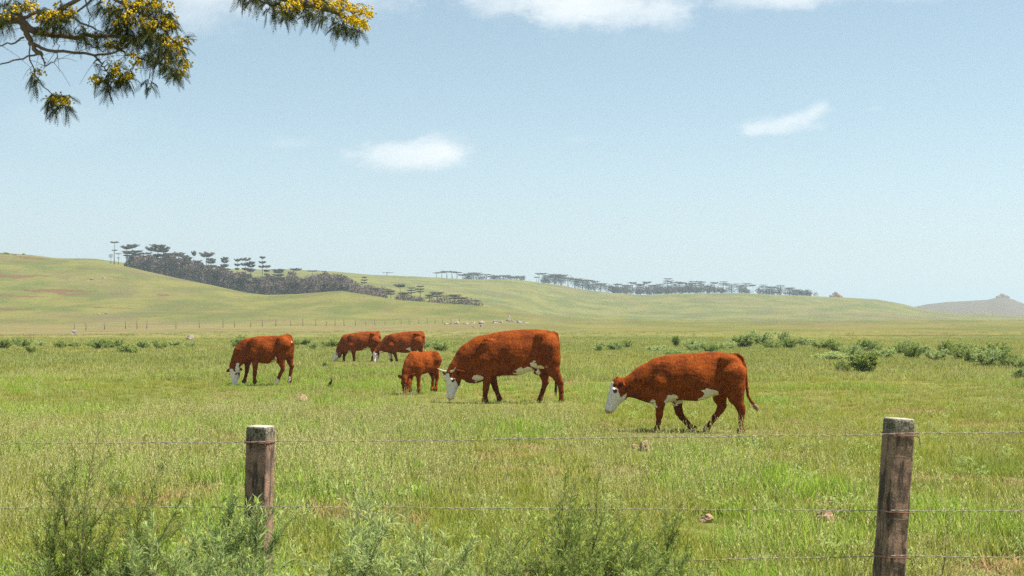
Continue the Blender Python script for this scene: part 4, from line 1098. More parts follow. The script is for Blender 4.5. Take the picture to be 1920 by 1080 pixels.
band = [(8, 658, 30, 20, 3), (40, 655, 44, 24, 1), (58, 664, 22, 20, 3), (75, 650, 30, 14, 2), (113, 656, 26, 18, 3), (140, 652, 30, 14, 1), (188, 657, 56, 24, 1), (205, 655, 44, 22, 3), (222, 652, 26, 20, 2), (240, 662, 46, 20, 1), (268, 655, 30, 18, 2), (300, 656, 40, 22, 1), (325, 650, 30, 14, 2), (358, 652, 26, 14, 2), (452, 654, 40, 28, 1), (468, 648, 34, 16, 1)]
for k, (px, br, w_, h_, mi) in enumerate(band):
    mid_shrub(px, br, w_, h_, [M_shrub_mid, M_shrub_mid, M_shrub_grey, M_shrub_dark, M_shrub_grey][mi], (k * 3) % 5, "green bush by the brown stream bank, %s from the left edge" % tens(k), GL)
GM = "bushes behind the cows in the middle"
band = [(565, 650, 44, 18, 1), (588, 655, 26, 16, 2), (622, 652, 40, 18, 1), (828, 660, 40, 28, 1), (852, 664, 22, 14, 2), (800, 652, 30, 14, 2), (610, 690, 14, 14, 0)]
for k, (px, br, w_, h_, mi) in enumerate(sorted(band)):
    mid_shrub(px, br, w_, h_, [M_shrub_mid, M_shrub_mid, M_shrub_grey][mi], (k * 2 + 1) % 5, "soft green bush behind the cows in the middle, %s from the left" % tens(k), GM)

# ------------------------------------------------------------------ rocks
mrock, t = new_mat("pale_rock")
tcx = t.new('ShaderNodeTexCoord'); n = t.noise(tcx.outputs['Object'], 5, 5, .7)
oi = t.new('ShaderNodeObjectInfo')
c = t.mix(n, (.18, .13, .11), (.46, .39, .34)); b_ = t.new('ShaderNodeBsdfPrincipled'); t.put(b_.inputs['Base Color'], c); b_.inputs['Roughness'].default_value = .95
bm = t.new('ShaderNodeBump'); bm.inputs['Strength'].default_value = .8; bm.inputs['Distance'].default_value = .1; t.l.new(n, bm.inputs['Height']); t.l.new(bm.outputs[0], b_.inputs['Normal'])
finish(t, b_.outputs[0])
mred, t = new_mat("reddish_rock")
tcx = t.new('ShaderNodeTexCoord'); n = t.noise(tcx.outputs['Object'], 3, 5, .7)
c = t.mix(n, (.22, .12, .08), (.48, .31, .22)); b_ = t.new('ShaderNodeBsdfPrincipled'); t.put(b_.inputs['Base Color'], c); b_.inputs['Roughness'].default_value = .95
bm = t.new('ShaderNodeBump'); bm.inputs['Strength'].default_value = .8; bm.inputs['Distance'].default_value = .05; t.l.new(n, bm.inputs['Height']); t.l.new(bm.outputs[0], b_.inputs['Normal'])
finish(t, b_.outputs[0])
def rock_mesh(seed, sx_, sy_, sz_, rough=.35):
    import bmesh
    b = bmesh.new(); bmesh.ops.create_icosphere(b, subdivisions=4, radius=1)
    co = np.array([v_.co[:] for v_ in b.verts]); s_ = seed * 3.7
    pl = np.random.RandomState(seed)
    for k in range(9):   # facet planes
        n_ = pl.normal(0, 1, 3); n_ /= np.linalg.norm(n_); c_ = pl.uniform(.62, .9)
        dd = co @ n_; co = co - np.maximum(dd - c_, 0)[:, None] * n_
    r_ = 1 + rough * vn3(co[:, 0] * 1.7 + s_, co[:, 1] * 1.7, co[:, 2] * 1.7) + .12 * vn3(co[:, 0] * 6, co[:, 1] * 6 + s_, co[:, 2] * 6)
    co = co * r_[:, None] * [sx_, sy_, sz_]
    for v_, c_ in zip(b.verts, co): v_.co = c_
    me = bpy.data.meshes.new("rock"); b.to_mesh(me); b.free()
    return me
def rock(px, d, w_, h_, seed, label, mat=None, group=None, dz=0.0):
    o = obj("rock", rock_mesh(seed, w_ / 2, w_ / 2 * .8, h_ * .75), mat or mrock); o.location = at(px, d, h_ * .2 + dz); o.rotation_euler = (0, 0, seed)
    tag(o, label, "rock", group)
rock(567, 30.2, .27, .20, 1, "pale pinkish stone lying in the grass below the left cow", mred)
rock(1210, 18.8, .20, .16, 2, "tan stone in the grass below the head of the walking heifer", mred)
rock(1548, 12.4, .18, .10, 3, "flat reddish stone in the grass left of the leaning post", mred)
rock(1325, 12.3, .15, .08, 4, "low brownish stone in the grass right of the biggest bush", mred)
rock(1190, 19.2, .12, .06, 5, "small reddish stone just left of the tan stone", mred)
R3 = np.random.RandomState(12)
rk = [(R3.uniform(836, 905), R3.uniform(215, 262), R3.uniform(.35, 1.1), R3.uniform(.25, .5)) for q in range(9)] + \
     [(px_, 262 + (940 - px_) * -.2 + R3.uniform(-18, 30), R3.uniform(.5, 1.4), R3.uniform(.3, .65)) for px_ in R3.uniform(876, 940, 11)] + \
     [(px_, 405 - (px_ - 940) * 1.9 + R3.uniform(-25, 45), R3.uniform(.6, 1.8), R3.uniform(.4, 1.0)) for px_ in R3.uniform(938, 990, 14)]
rk.sort()
for k, (px, d, w_, h_) in enumerate(rk):
    rock(px, d, w_, h_, 20 + k, "pale boulder on the slope above the big cow, %s from the left" % tens(k), None, "pale boulders scattered on the slope above the big cow")
for k, (px, d, w_, h_) in enumerate([(12, 598, 3.0, 1.0), (30, 592, 2.4, .9), (45, 600, 2.2, .8), (172, 500, 1.4, .7), (195, 505, 1.2, .8), (165, 495, 1.0, .5), (200, 395, 1.2, .6), (185, 392, .8, .4)]):
    rock(px, d, w_, h_, 50 + k, "small pale rock on the left hillside, %s of the scattered ones" % tens(k), None, "small rocks on the left hillside")
rock(138, 175, .9, .8, 61, "single pale stone standing by the far fence at the left", None)
rock(357, 128, .8, .5, 62, "whitish stone beside the brown stream bank at left", None)
# log by the left cow
mb = MB(); mb.tube([(-.5, 0, .55), (0, 0, .25), (.55, 0, .0)], [.05, .06, .07], 8)
o = obj("dead_branch", mb.mesh("dead_branch"), plain("bleached_wood", (.45, .40, .34), .9)); o.location = at(506, 105); tag(o, "bleached dead branch leaning in the grass behind the left cow", "branch")

def outcrop(px, d, w_, h_, seed, label):
    r = empty("rock_outcrop", at(px, d)); tag(r, label, "rock outcrop", "rocky knolls on the right skyline")
    for k, (fx, fw, fh) in enumerate([(0, .5, 1.0), (-.28, .42, .62), (.27, .45, .66), (-.08, .9, .42), (.42, .22, .35)]):
        o = obj("boulder", rock_mesh(seed + k, w_ * fw / 2, w_ * .2, h_ * fh * .8, .5), mred, r); o.location = (fx * w_, 0, h_ * fh * .2); o.rotation_euler = (0, 0, 0)
outcrop(1567, 1098, 10.0, 5.0, 80, "small rocky knoll on the skyline beside the end of the tree row")
outcrop(1880, 1898, 18.0, 5.5, 90, "angular rocky crag on top of the far right hill")

# ------------------------------------------------------------------ bird
mbird = plain("black_feathers", (.014, .012, .014), .5)
def lathe(prof, n=12):
    """prof: (x, z, r) along the body"""
    P = np.array([(a, 0, b) for a, b, c in prof]); return tube_np(P, [c for a, b, c in prof], n)
d = 35.6; r = empty("bird", at(619, d, .0)); tag(r, "small black bird standing in the grass between two cows", "bird")
mb = MB(); mb.add(*lathe([(-.075, .045, .006), (-.05, .06, .016), (-.015, .10, .032), (.012, .135, .036), (.03, .165, .028), (.035, .185, .02), (.042, .205, .021), (.05, .215, .016), (.058, .217, .008)]))
mb.tube([(.055, 0, .212), (.085, 0, .206)], [.006, .0015], 6)
for sg in (-1, 1): mb.tube([(.0, sg * .012, .11), (.003, sg * .014, .05), (.0, sg * .014, .0)], [.008, .003, .003], 5)
obj("body", mb.mesh("bird", True), mbird, r)
mb = MB()
for sg in (-1, 1):
    mb.add([(.03, sg * .034, .155), (-.005, sg * .042, .13), (-.075, sg * .02, .055), (-.02, sg * .038, .09)], [[0, 1, 2, 3]])
    mb.add([(.03, sg * .028, .155), (-.005, sg * .032, .13), (-.075, sg * .012, .055), (-.02, sg * .030, .09)], [[0, 1, 2, 3]])
obj("wings", mb.mesh("wings"), mbird, r)

# ------------------------------------------------------------------ far fence on the slope
ff = empty("post_fence", at(600, 330)); tag(ff, "old wooden post and wire fence crossing the slope behind the herd", "fence")
base = np.array(ff.location); ff_pts = []
for k, px in enumerate([140, 161, 196, 235, 257, 275, 330, 374, 418, 440, 470, 492, 517, 545, 568, 592, 612, 628, 645, 666, 686, 703, 722, 739, 752, 767, 785, 801, 816, 830, 846, 861]):
    d = np.interp(px, [140, 420, 666, 900], [215, 255, 300, 372]); p = np.array(at(px, d)); hh = 1.15 + .5 * ((k * 37) % 10) / 10 * (1 if px > 250 else .4); lx = ((k * 53) % 7 - 3) * .025
    mb = MB(); mb.tube([(0, 0, -.2), (lx, 0, hh)], [.06, .05], 6)
    o = obj("fence_post", mb.mesh("far_post"), M_stem, ff); o.location = p - base; ff_pts.append(p - base)
for zz_ in (.5, 1.0):
    mb = MB(); mb.tube(np.array(ff_pts) + [0, 0, zz_], .012, 4); obj("wire", mb.mesh("far_wire"), M_wire, ff)

# ------------------------------------------------------------------ araucaria trees
def clump(c, r, n, R2, s_):
    """n small leaf faces in an ellipsoid"""
    u_ = R2.normal(0, 1, (n, 3)); u_ /= np.linalg.norm(u_, axis=1)[:, None]; p = np.array(c) + u_ * (R2.rand(n, 1) ** .4) * np.array(r)
    a = R2.normal(0, 1, (n, 3)); a /= np.linalg.norm(a, axis=1)[:, None]; b = np.cross(a, R2.normal(0, 1, (n, 3))); b /= np.linalg.norm(b, axis=1)[:, None]
    s2 = s_ * R2.uniform(.6, 1.3, (n, 1))
    V = np.stack([p - a * s2, p + b * s2 * .6, p + a * s2, p - b * s2 * .6], 1).reshape(-1, 3)
    return V, np.arange(4 * n).reshape(-1, 4)

def araucaria(seed, H, tiers, rad, lean=0.0, nb=11):
    R2 = np.random.RandomState(seed)
    tr = MB(); cr = MB()
    top = np.array([lean * H, 0, H * .96]); pts = [np.array([0, 0, -.6]), np.array([lean * H * .3, 0, H * .45]), top]
    tr.tube(pts, [.26, .2, .1], 7)
    for (fz, fr) in tiers:
        z0 = H * fz; c0 = np.array([lean * H * fz, 0, z0]); nb_ = nb if fr > .5 else 7
        for k in range(nb_):
            az = 6.283 * k / nb_ + R2.uniform(-.25, .25); L_ = rad * fr * R2.uniform(.7, 1.08); rise = L_ * R2.uniform(.06, .20)
            dr = np.array([math.cos(az), math.sin(az), 0]); t_ = np.linspace(0, 1, 5)[:, None]
            P = c0 - [0, 0, .12 * L_] + dr * L_ * t_ + np.array([0, 0, 1]) * (rise * t_ ** 2.2 - .05 * L_ * np.sin(t_ * 3.14))
            tr.tube(P, np.linspace(.07, .03, 5), 4)
            for q, fq in ((1.0, 1.0), (.74, .8), (.5, .55)):
                c = np.array([np.interp(q, t_[:, 0], P[:, i_]) for i_ in range(3)]) + [0, 0, .1]
                if R2.rand() < .12: continue
                cr.add(*clump(c, (rad * .19 * fq + .16, rad * .19 * fq + .16, .13 + .05 * fq), 44, R2, .17))
    cr.add(*clump(top + [0, 0, .1], (rad * .3, rad * .3, .25), 50, R2, .17))
    return tr.mesh("trunk"), cr.mesh("crown")
A_P = [araucaria(1, 11, [(.96, 1), (.80, .75), (.66, .55)], 3.4), araucaria(2, 10, [(.97, 1), (.90, .8)], 3.6, .04), araucaria(3, 12, [(.97, .7), (.84, .9), (.72, .8)], 2.6),
       araucaria(4, 9, [(.95, 1.0), (.86, .9), (.72, .9)], 3.2, -.03), araucaria(5, 12.5, [(.97, .9), (.62, .45)], 2.6, -.02), araucaria(6, 10.5, [(.96, 1), (.82, .95), (.66, 1.0), (.5, .7)], 2.3)]
AH = [11, 10, 12, 9, 12.5, 10.5]; AR = [3.4, 3.6, 2.6, 3.2, 2.6, 2.3]
for tr, cr in A_P: tr.materials.append(M_trunk); cr.materials.append(M_pine)
araus = {}
def arau(px, toprow, d, kind, label, group, wpx=None):
    """stands on the ground at depth d and reaches up to toprow"""
    p = at(px, d); topz = EYE + (HOR - toprow) * d / F; H = max(3.0, topz - p.z)
    r = empty("araucaria_tree", p, (px * 13 % 628) / 100); s_ = H / AH[kind]
    w_ = s_ if wpx is None else (wpx * d / F) / (2 * AR[kind])
    r.scale = (w_, w_, s_); tag(r, label, 'tree', group)
    obj("trunk", A_P[kind][0], None, r); obj("crown", A_P[kind][1], None, r)
def dA_(px): return float(np.interp(px, [-2000, 0, 240, 480, 640, 820, 1000, 4000], [640, 620, 600, 560, 500, 470, 440, 430]))
G1 = "araucarias rising from the wood on the left ridge"
L1 = [(214, 453, 4, 20, -4), (208, 477, 2, 10, -4), (222, 475, 4, 13, -3), (237, 461, 1, 26, 22), (247, 458, 1, 26, 28), (240, 470, 3, 22, 18), (256, 470, 0, 22, 30), (275, 473, 0, 24, 26), (283, 463, 1, 26, 34), (296, 458, 0, 32, 34), (306, 462, 3, 26, 40),
      (318, 474, 3, 26, 36), (334, 473, 1, 26, 50), (345, 478, 3, 24, 48), (364, 471, 1, 11, 70), (386, 473, 1, 32, 70), (396, 484, 3, 22, 60), (421, 482, 3, 18, 80), (445, 485, 0, 15, 90), (460, 483, 0, 24, 90), (470, 490, 3, 20, 80), (492, 481, 2, 17, 95), (500, 497, 0, 16, 90), (522, 504, 3, 26, 110), (556, 503, 1, 26, 200), (585, 507, 1, 26, 260), (608, 508, 1, 14, 270)]
for k, (px, tr, kd, wp, off) in enumerate(sorted(L1)):
    wp = wp * .88
    arau(px, tr, dA_(px) + off, kd, ("tall thin araucaria standing apart at the left end of the ridge wood" if px == 214 else "flat topped araucaria above the left ridge wood, %s tree from its left end" % tens(k)), G1, wp)
R4 = np.random.RandomState(21)
for k in range(46):
    px = 246 + k * 7.6 + R4.uniform(-3, 3); off = R4.uniform(14, 80); d = dA_(px) + off
    hh = float(np.interp(px, [240, 300, 420, 600], [8, 10, 9.5, 7])) * R4.uniform(.75, 1.1)
    tr = HOR - (float(terrain((px - 960) / F * d, d)) + hh - EYE) * F / d
    arau(px, tr, d, int(R4.choice([0, 3, 5, 1, 5])), "araucaria standing inside the dense ridge wood, %s from its left end" % tens(k), "araucarias within the dense ridge wood", R4.uniform(15, 24))
G2 = "araucarias scattered down the slope behind the knoll"
L2 = [(600, 523, 3, 20, 100), (632, 528, 1, 20, 110), (660, 535, 3, 18, 70), (683, 519, 2, 14, 80), (668, 537, 0, 20, 60), (700, 540, 3, 22, 55), (725, 541, 0, 18, 70), (733, 544, 3, 18, 50), (751, 533, 1, 22, 60), (771, 539, 2, 18, 50), (788, 536, 2, 18, 60), (757, 548, 3, 26, 45), (805, 552, 3, 18, 40), (820, 547, 3, 26, 45), (838, 554, 0, 22, 35), (852, 552, 3, 26, 40), (866, 557, 3, 22, 32), (878, 562, 0, 16, 30), (893, 565, 1, 18, 30)]
for k, (px, tr, kd, wp, off) in enumerate(sorted(L2)):
    arau(px, tr, dA_(px) + off, kd, "dark araucaria on the lower slope behind the knoll, %s from the left" % tens(k), G2, wp)
G3 = "row of distant araucarias along the skyline"
L3 = [(725, 514, 1, 16), (818, 511, 1, 12), (828, 510, 1, 16), (838, 508, 1, 18), (848, 509, 1, 18), (857, 510, 1, 16), (868, 514, 3, 16), (878, 513, 3, 16), (888, 511, 3, 18), (897, 513, 3, 14), (912, 514, 1, 14), (920, 517, 3, 12), (932, 517, 3, 16), (944, 516, 3, 16), (956, 518, 3, 14), (965, 519, 3, 14), (976, 518, 3, 16),
      (1010, 512, 1, 12), (1018, 512, 1, 12), (1006, 519, 1, 10), (1028, 516, 3, 16), (1040, 514, 3, 20), (1052, 515, 3, 20), (1065, 520, 3, 16), (1078, 522, 3, 18), (1092, 524, 3, 18), (1103, 525, 1, 16), (1115, 527, 1, 12), (1126, 531, 3, 16),
      (1157, 532, 1, 14), (1150, 537, 3, 14), (1175, 534, 3, 16), (1187, 529, 1, 12), (1201, 532, 3, 14), (1212, 528, 1, 13), (1225, 534, 3, 16), (1238, 532, 0, 14), (1252, 522, 2, 15), (1266, 528, 0, 18), (1278, 529, 1, 14), (1292, 530, 3, 16), (1304, 527, 0, 20), (1314, 528, 0, 16), (1326, 536, 3, 12), (1339, 529, 1, 12), (1356, 528, 2, 16), (1372, 532, 0, 20), (1387, 535, 3, 14), (1399, 531, 2, 18), (1412, 534, 1, 10), (1431, 534, 2, 14), (1447, 537, 3, 20), (1463, 535, 2, 16), (1480, 539, 3, 16), (1492, 543, 3, 14), (1503, 545, 3, 14)]
for k, (px, tr, kd, wp) in enumerate(sorted(L3)):
    arau(px, tr, 1085 + (k * 7) % 20, kd, "distant flat topped araucaria on the skyline, %s of the row from the left" % tens(k), G3, wp * 1.32)

# the undergrowth of the woods reads as one mass
R2 = np.random.RandomState(77); wd = MB()
def wood(n, px0, px1, dfun, hfun, wid_, nface=110, ls=.34):
    for k in range(n):
        px = R2.uniform(px0, px1); d = dfun(px); p = at(px, d); h_ = hfun(px) * R2.uniform(.65, 1.12)
        w_ = wid_ * R2.uniform(.7, 1.3)
        wd.add(*clump((p.x, p.y, p.z + h_ * .55), (w_, w_, h_ * .5), nface, R2, ls))
def wood2(n, px0, px1, d0, d1, hx, hy, wid_, nface=170, ls=.40):
    for k in range(n):
        px = R2.uniform(px0, px1); d = dA_(px) + d0 + (d1 - d0) * R2.rand(); p = at(px, d); h_ = float(np.interp(px, hx, hy)) * R2.uniform(.55, 1.3); w_ = wid_ * R2.uniform(.6, 1.5)
        wd.add(*clump((p.x, p.y, p.z + h_ - w_ * .55), (w_, w_, w_ * .62), nface, R2, ls))
        wd.add(*clump((p.x, p.y, p.z + h_ * .45), (w_ * .8, w_ * .8, h_ * .45), nface // 2, R2, ls))
wood2(270, 238, 560, 14, 90, [236, 270, 310, 400, 500, 560], [4.0, 6.0, 7.8, 7.2, 6.6, 5.8], 1.9)
wood2(90, 540, 660, 30, 110, [540, 600, 660], [7.5, 6.5, 5.5], 2.1)
wood(120, 500, 640, lambda px: dA_(px) + 30 + R2.rand() * 160, lambda px: 5.0, 2.4)
wood(70, 600, 720, lambda px: dA_(px) + 25 + R2.rand() * 110, lambda px: 4.6, 2.2)
wood(46, 690, 900, lambda px: dA_(px) + 16 + R2.rand() * 40, lambda px: 3.0, 1.8, 80)
wo_ = obj("woodland", wd.mesh("woodland"), M_wood); tag(wo_, "dark dense undergrowth of the wood on the left ridge", "woodland", kind='stuff')
wd = MB()
wood(50, 1015, 1140, lambda px: 1085 + R2.rand() * 25, lambda px: np.interp(px, [1015, 1040, 1140], [5, 9, 7]), 2.8, 90, .4)
wood(150, 1140, 1350, lambda px: 1080 + R2.rand() * 25, lambda px: 6.6, 3.0, 110, .42)
wood(56, 1350, 1520, lambda px: 1080 + R2.rand() * 25, lambda px: 5.0, 2.7, 100, .42)
wood(24, 865, 985, lambda px: 1085 + R2.rand() * 20, lambda px: 4.5, 2.4, 80, .4)
wood(5, 1500, 1530, lambda px: 1085 + R2.rand() * 20, lambda px: 3.5, 2.4, 80, .4)
wo_ = obj("woodland", wd.mesh("woodland"), M_wood); tag(wo_, "thin belt of undergrowth along the far skyline below the araucarias", "woodland", kind='stuff')

# ------------------------------------------------------------------ flowering acacia overhanging from the left
R2 = np.random.RandomState(5)
AD = 7.0
def ap(px, row, dd=0.0):
    d = AD + dd
    return np.array([(px - 960) / F * d, d, EYE + (HOR - row) * d / F])
TX = np.array([-5.4, 7.2, float(terrain(-5.4, 7.2))])
acacia = empty("acacia_tree", TX); tag(acacia, "flowering acacia branches with yellow blossom hanging into the top left corner", "tree")
trunk = MB(); limbs = MB()
trunk.tube(np.array([(0, 0, -.2), (.05, 0, .8), (.22, .02, 1.7), (.55, .0, 2.6), (.8, -.1, 3.4), (1.0, -.2, 4.4)]), [.19, .15, .13, .11, .09, .05], 12)
lm = lambda pts, r0, r1: limbs.tube(np.array([p - TX for p in pts]), np.linspace(r0, r1, len(pts)), 8)
def smooth(pts, n=14):
    pts = np.array(pts); t_ = np.linspace(0, 1, len(pts)); tt_ = np.linspace(0, 1, n)
    P = np.stack([np.interp(tt_, t_, pts[:, k]) for k in range(3)], -1)
    for _ in range(2): P[1:-1] = (P[:-2] + 2 * P[1:-1] + P[2:]) / 4
    return P + np.vstack([[0, 0, 0], R2.normal(0, .004, (n - 2, 3)), [0, 0, 0]])
br = []   # branch polylines used as sites
def limb(pts, r0, r1, n=14):
    P = smooth(pts, n); lm(P, r0, r1); br.append(P); return P
limb([TX + [.55, 0, 2.6], ap(-560, 120), ap(-250, 60), ap(-60, 40), ap(40, 34)], .055, .026, 18)
limb([ap(35, 36), ap(60, 60), ap(100, 66, .1), ap(160, 68, .1), ap(200, 66, .05), ap(250, 78)], .020, .006)
limb([ap(38, 38), ap(52, 66), ap(64, 92), ap(78, 103)], .018, .010)
limb([ap(60, 82), ap(85, 92), ap(120, 98), ap(175, 104), ap(205, 100), ap(240, 88)], .009, .004)
limb([ap(175, 103), ap(190, 118), ap(203, 138)], .006, .003)
limb([ap(212, 86), ap(240, 103), ap(275, 112), ap(300, 118)], .006, .003)
limb([ap(155, 72), ap(175, 88), ap(195, 97)], .005, .002)
limb([ap(45, 70), ap(20, 82), ap(-20, 84), ap(-60, 90)], .005, .002)
limb([ap(70, 102), ap(30, 112), ap(-10, 124), ap(-60, 140)], .005, .002)
limb([ap(78, 103), ap(84, 118), ap(84, 124)], .005, .002)
limb([ap(54, 78), ap(55, 110), ap(62, 136), ap(78, 162), ap(98, 180), ap(112, 184)], .004, .002)
limb([ap(84, 124), ap(102, 116), ap(110, 92), ap(108, 76)], .003, .0015)
limb([ap(40, 34), ap(70, 24), ap(110, 20), ap(150, 40), ap(180, 56)], .010, .004)
limb([ap(110, 20), ap(140, 0), ap(190, -20), ap(230, 10), ap(280, 30), ap(310, 60), ap(330, 80)], .012, .004)
limb([ap(160, 0), ap(170, 30), ap(165, 52)], .004, .002)
limb([ap(180, -8), ap(150, 20), ap(100, 35), ap(60, 10)], .006, .003)
limb([TX + [1.0, -.2, 4.4], ap(-300, -260), ap(50, -160), ap(350, -90), ap(470, -30), ap(560, 5), ap(610, 15), ap(650, 34)], .05, .008, 22)
limb([ap(520, -12), ap(560, -6), ap(600, 4), ap(640, 12), ap(665, 30)], .008, .003)
limb([ap(450, -40), ap(470, -10), ap(490, 4), ap(520, 12)], .008, .003)
limb([ap(350, -90), ap(300, -50), ap(270, -20), ap(285, 20)], .012, .004)
fol = MB(); flw = MB()
ico = None
import bmesh as _bm
b = _bm.new(); _bm.ops.create_icosphere(b, subdivisions=1, radius=1); icoV = np.array([v_.co[:] for v_ in b.verts]); icoT = np.array([[v_.index for v_ in f_.verts] for f_ in b.faces]); b.free()
def frond(p, dirv, L_):
    """one feathery drooping leaf: a curved midrib with pairs of narrow pinnae"""
    dirv = dirv / np.linalg.norm(dirv); t_ = np.linspace(0, 1, 5)[:, None]
    P = p + dirv * L_ * t_ + np.array([0, 0, -1]) * L_ * .55 * t_ ** 2
    n = 9; tt_ = np.repeat(np.linspace(.12, 1, n), 2); sg = np.tile([1, -1], n)
    c = np.stack([np.interp(tt_, t_[:, 0], P[:, k]) for k in range(3)], -1)
    tan = np.gradient(P, axis=0); tan = np.stack([np.interp(tt_, t_[:, 0], tan[:, k]) for k in range(3)], -1); tan /= np.linalg.norm(tan, axis=1)[:, None]
    s_ = np.cross(tan, R2.normal(0, .5, 3) + [0, 1, 0]); s_ /= np.linalg.norm(s_, axis=1)[:, None] + 1e-9
    pl = L_ * .42 * np.sin(np.clip(tt_ * 2.6 + .35, 0, 3.0))[:, None]
    v_ = tan * .75 + s_ * sg[:, None] * .62 + [0, 0, -.15]; v_ /= np.linalg.norm(v_, axis=1)[:, None]
    w_ = np.cross(v_, s_); w_ /= np.linalg.norm(w_, axis=1)[:, None] + 1e-9; w_ = w_ * .4 + tan * .6
    ww = .0032
    V = np.stack([c, c + v_ * pl * .5 + w_ * ww, c + v_ * pl, c + v_ * pl * .5 - w_ * ww], 1).reshape(-1, 3)
    fol.add(V - TX, np.arange(4 * 2 * n).reshape(-1, 4))
    fol.add(*tube_np(P - TX, [.0016, .0014, .0012, .001, .0006], 3, False))
def blossom(p, n, sp):
    for k in range(n):
        c = p + R2.normal(0, sp, 3) * [1, 1, .8]; flw.add(icoV * R2.uniform(.0030, .0060) * np.array([1, 1, 1]) + R2.normal(0, .0008, (len(icoV), 3)) + c - TX, None, icoT)
# px, row, radius px, fronds, blossom clusters
spots = [(15, 18, 30, 30, 2), (8, 50, 18, 22, 0), (55, 12, 16, 8, 9), (28, 14, 10, 4, 3), (85, 30, 14, 12, 3), (100, 34, 24, 30, 3), (115, 22, 26, 12, 12), (130, 30, 16, 10, 6), (110, 50, 26, 34, 0), (78, 60, 14, 16, 0), (68, 35, 8, 2, 3), (150, 60, 18, 10, 0), (160, 68, 16, 16, 0), (182, 68, 14, 16, 0),
         (195, 10, 24, 24, 1), (215, 28, 24, 34, 3), (245, 6, 26, 14, 12), (275, 14, 24, 20, 11), (300, 8, 18, 8, 9), (235, 28, 18, 16, 9), (225, 48, 20, 22, 5), (258, 44, 22, 24, 7), (280, 52, 14, 14, 12), (270, 62, 12, 14, 3), (300, 34, 22, 28, 5), (318, 36, 14, 12, 8), (322, 50, 10, 8, 5), (240, 66, 22, 26, 0), (215, 60, 18, 22, 0),
         (260, 78, 24, 28, 0), (285, 75, 18, 20, 0), (305, 72, 14, 16, 5), (320, 84, 14, 14, 6), (300, 96, 18, 28, 1), (285, 108, 14, 20, 0), (318, 108, 14, 20, 3), (342, 78, 10, 5, 5), (338, 96, 10, 8, 6), (344, 118, 9, 8, 7), (312, 130, 12, 16, 0), (325, 142, 10, 14, 0), (340, 136, 7, 5, 5), (300, 120, 12, 12, 0), (206, 85, 8, 5, 3), (222, 82, 7, 2, 3), (205, 92, 8, 5, 1), (255, 85, 10, 8, 0),
         (248, 103, 7, 3, 2), (256, 118, 7, 4, 2), (217, 122, 6, 3, 2), (218, 134, 10, 8, 6), (230, 142, 10, 8, 3), (245, 140, 8, 4, 5), (181, 150, 9, 6, 6), (198, 158, 12, 14, 0), (215, 152, 10, 14, 1), (235, 156, 10, 14, 0), (205, 168, 8, 9, 0), (278, 158, 8, 8, 0), (282, 168, 5, 4, 0), (200, 121, 5, 3, 0), (175, 124, 6, 4, 0), (65, 138, 4, 1, 1), (76, 135, 4, 1, 2), (58, 146, 6, 5, 0), (68, 158, 7, 6, 0),
         (100, 183, 8, 4, 5), (112, 186, 8, 4, 6), (125, 190, 8, 6, 6), (95, 198, 9, 12, 0), (105, 208, 7, 8, 0), (122, 204, 7, 10, 0), (90, 190, 6, 5, 0),
         (455, -2, 14, 16, 0), (480, 2, 14, 18, 0), (505, 6, 12, 10, 0), (500, 24, 7, 5, 0), (525, 10, 14, 16, 1), (520, 28, 12, 12, 0), (545, 6, 14, 6, 8), (556, 12, 10, 4, 7), (535, 30, 14, 18, 0), (548, 22, 12, 10, 0), (570, 22, 14, 16, 0), (578, 10, 14, 12, 1), (580, 34, 10, 10, 0), (598, 2, 14, 6, 8), (605, 18, 14, 14, 1), (605, 38, 8, 8, 0), (622, 8, 12, 6, 6), (645, 4, 12, 4, 7), (660, 16, 12, 6, 7), (640, 22, 10, 8, 2),
         (660, 36, 10, 2, 11), (672, 44, 9, 2, 10), (685, 50, 5, 0, 4), (692, 27, 6, 0, 5), (680, 22, 7, 1, 4), (640, 50, 12, 18, 0), (652, 60, 10, 14, 0), (632, 60, 8, 8, 0), (668, 60, 7, 7, 0), (625, 36, 10, 8, 0), (370, 75, 3, 1, 0), (150, 193, 3, 0, 0)]
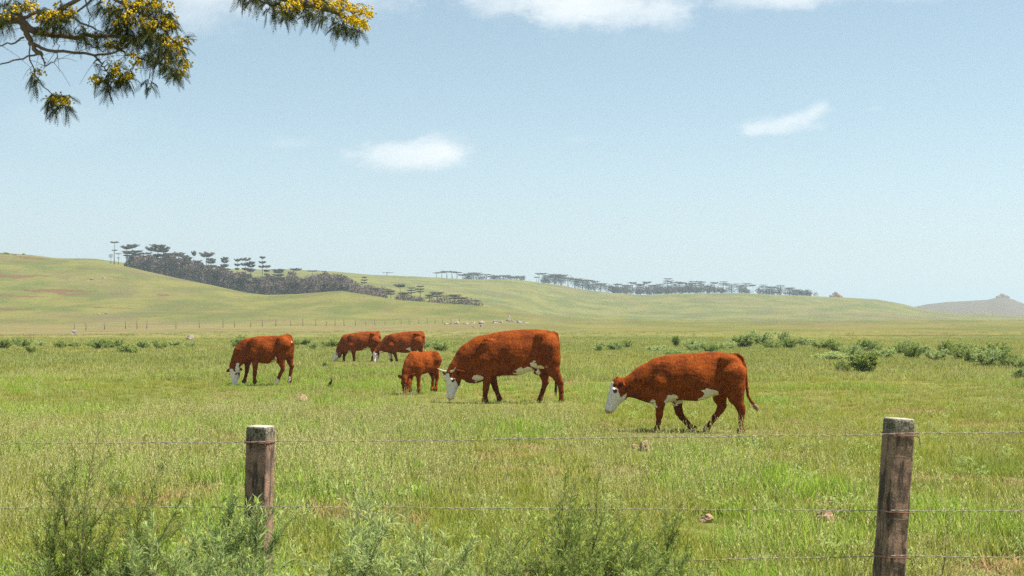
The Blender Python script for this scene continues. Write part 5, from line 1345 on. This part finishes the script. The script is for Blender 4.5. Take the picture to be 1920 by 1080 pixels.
# crown outside the frame, above and to the left
for k in range(46):
    spots.append((R2.uniform(-900, -30), R2.uniform(-420, 60), 70, 26, 6))
for k in range(24):
    spots.append((R2.uniform(0, 640), R2.uniform(-420, -70), 60, 26, 7))
for (px, row, rad, nf, nb_) in spots:
    for k in range(int(nf * 1.3)):
        a_ = R2.rand() * 6.283; rr_ = rad * math.sqrt(R2.rand()) * .85
        p = ap(px + math.cos(a_) * rr_, row - 6 + math.sin(a_) * rr_ * .7, R2.normal(0, .13))
        dv = np.array([R2.normal(0, .75), R2.normal(0, .6), R2.uniform(-1.1, .25)])
        frond(p, dv, R2.uniform(.035, .075) if rad < 50 else R2.uniform(.06, .1))
    for k in range(nb_):
        a_ = R2.rand() * 6.283; rr_ = rad * math.sqrt(R2.rand()) * .9
        blossom(ap(px + math.cos(a_) * rr_, row + math.sin(a_) * rr_ * .7, R2.normal(-.05, .10)), 12, .014)
    # a twig tying each spray to the closest limb
    c = ap(px, row); best = min(((np.linalg.norm(P[:, [0, 2]] - c[[0, 2]], axis=1).min(), i_) for i_, P in enumerate(br)))
    P = br[best[1]]; q = P[np.argmin(np.linalg.norm(P[:, [0, 2]] - c[[0, 2]], axis=1))]
    if best[0] < 1.2: limbs.tube(np.array([q, (q + c) / 2 + R2.normal(0, .01, 3) + [0, 0, .015], c]) - TX, [.003, .0022, .0012], 4)
for k in range(60):   # bare twiglets on the visible limbs
    P = br[R2.randint(1, 16)]; q = P[R2.randint(1, len(P))]; e_ = R2.normal(0, 1, 3) * [.10, .06, .07]
    limbs.tube(np.array([q, q + e_ * .5 + [0, 0, .01], q + e_]) - TX, [.0016, .0012, .0006], 3)
obj("trunk", trunk.mesh("trunk", True), M_bark, acacia); obj("branches", limbs.mesh("branches", True), M_bark, acacia)
obj("foliage", fol.mesh("foliage"), M_acacia, acacia); obj("blossom", flw.mesh("blossom"), M_blossom, acacia)

# ------------------------------------------------------------------ haze
hv = np.array([(x, y, z) for x in (-9500, 9500) for y in (-9500, 9500) for z in (-75, 130)], float)
hq = [[0, 1, 3, 2], [4, 6, 7, 5], [0, 4, 5, 1], [2, 3, 7, 6], [0, 2, 6, 4], [1, 5, 7, 3]]
hm, t = new_mat("haze")
pv = t.new('ShaderNodeVolumePrincipled'); pv.inputs['Color'].default_value = (.72, .90, 1.0, 1); pv.inputs['Density'].default_value = .00029; pv.inputs['Anisotropy'].default_value = .2
o_ = t.new('ShaderNodeOutputMaterial'); t.l.new(pv.outputs[0], o_.inputs['Volume'])
hz = obj("haze", mesh_np("haze", hv, hq), hm); tag(hz, kind='stuff')
print("verts", sum(len(m_.vertices) for m_ in bpy.data.meshes), "points", len(PX))
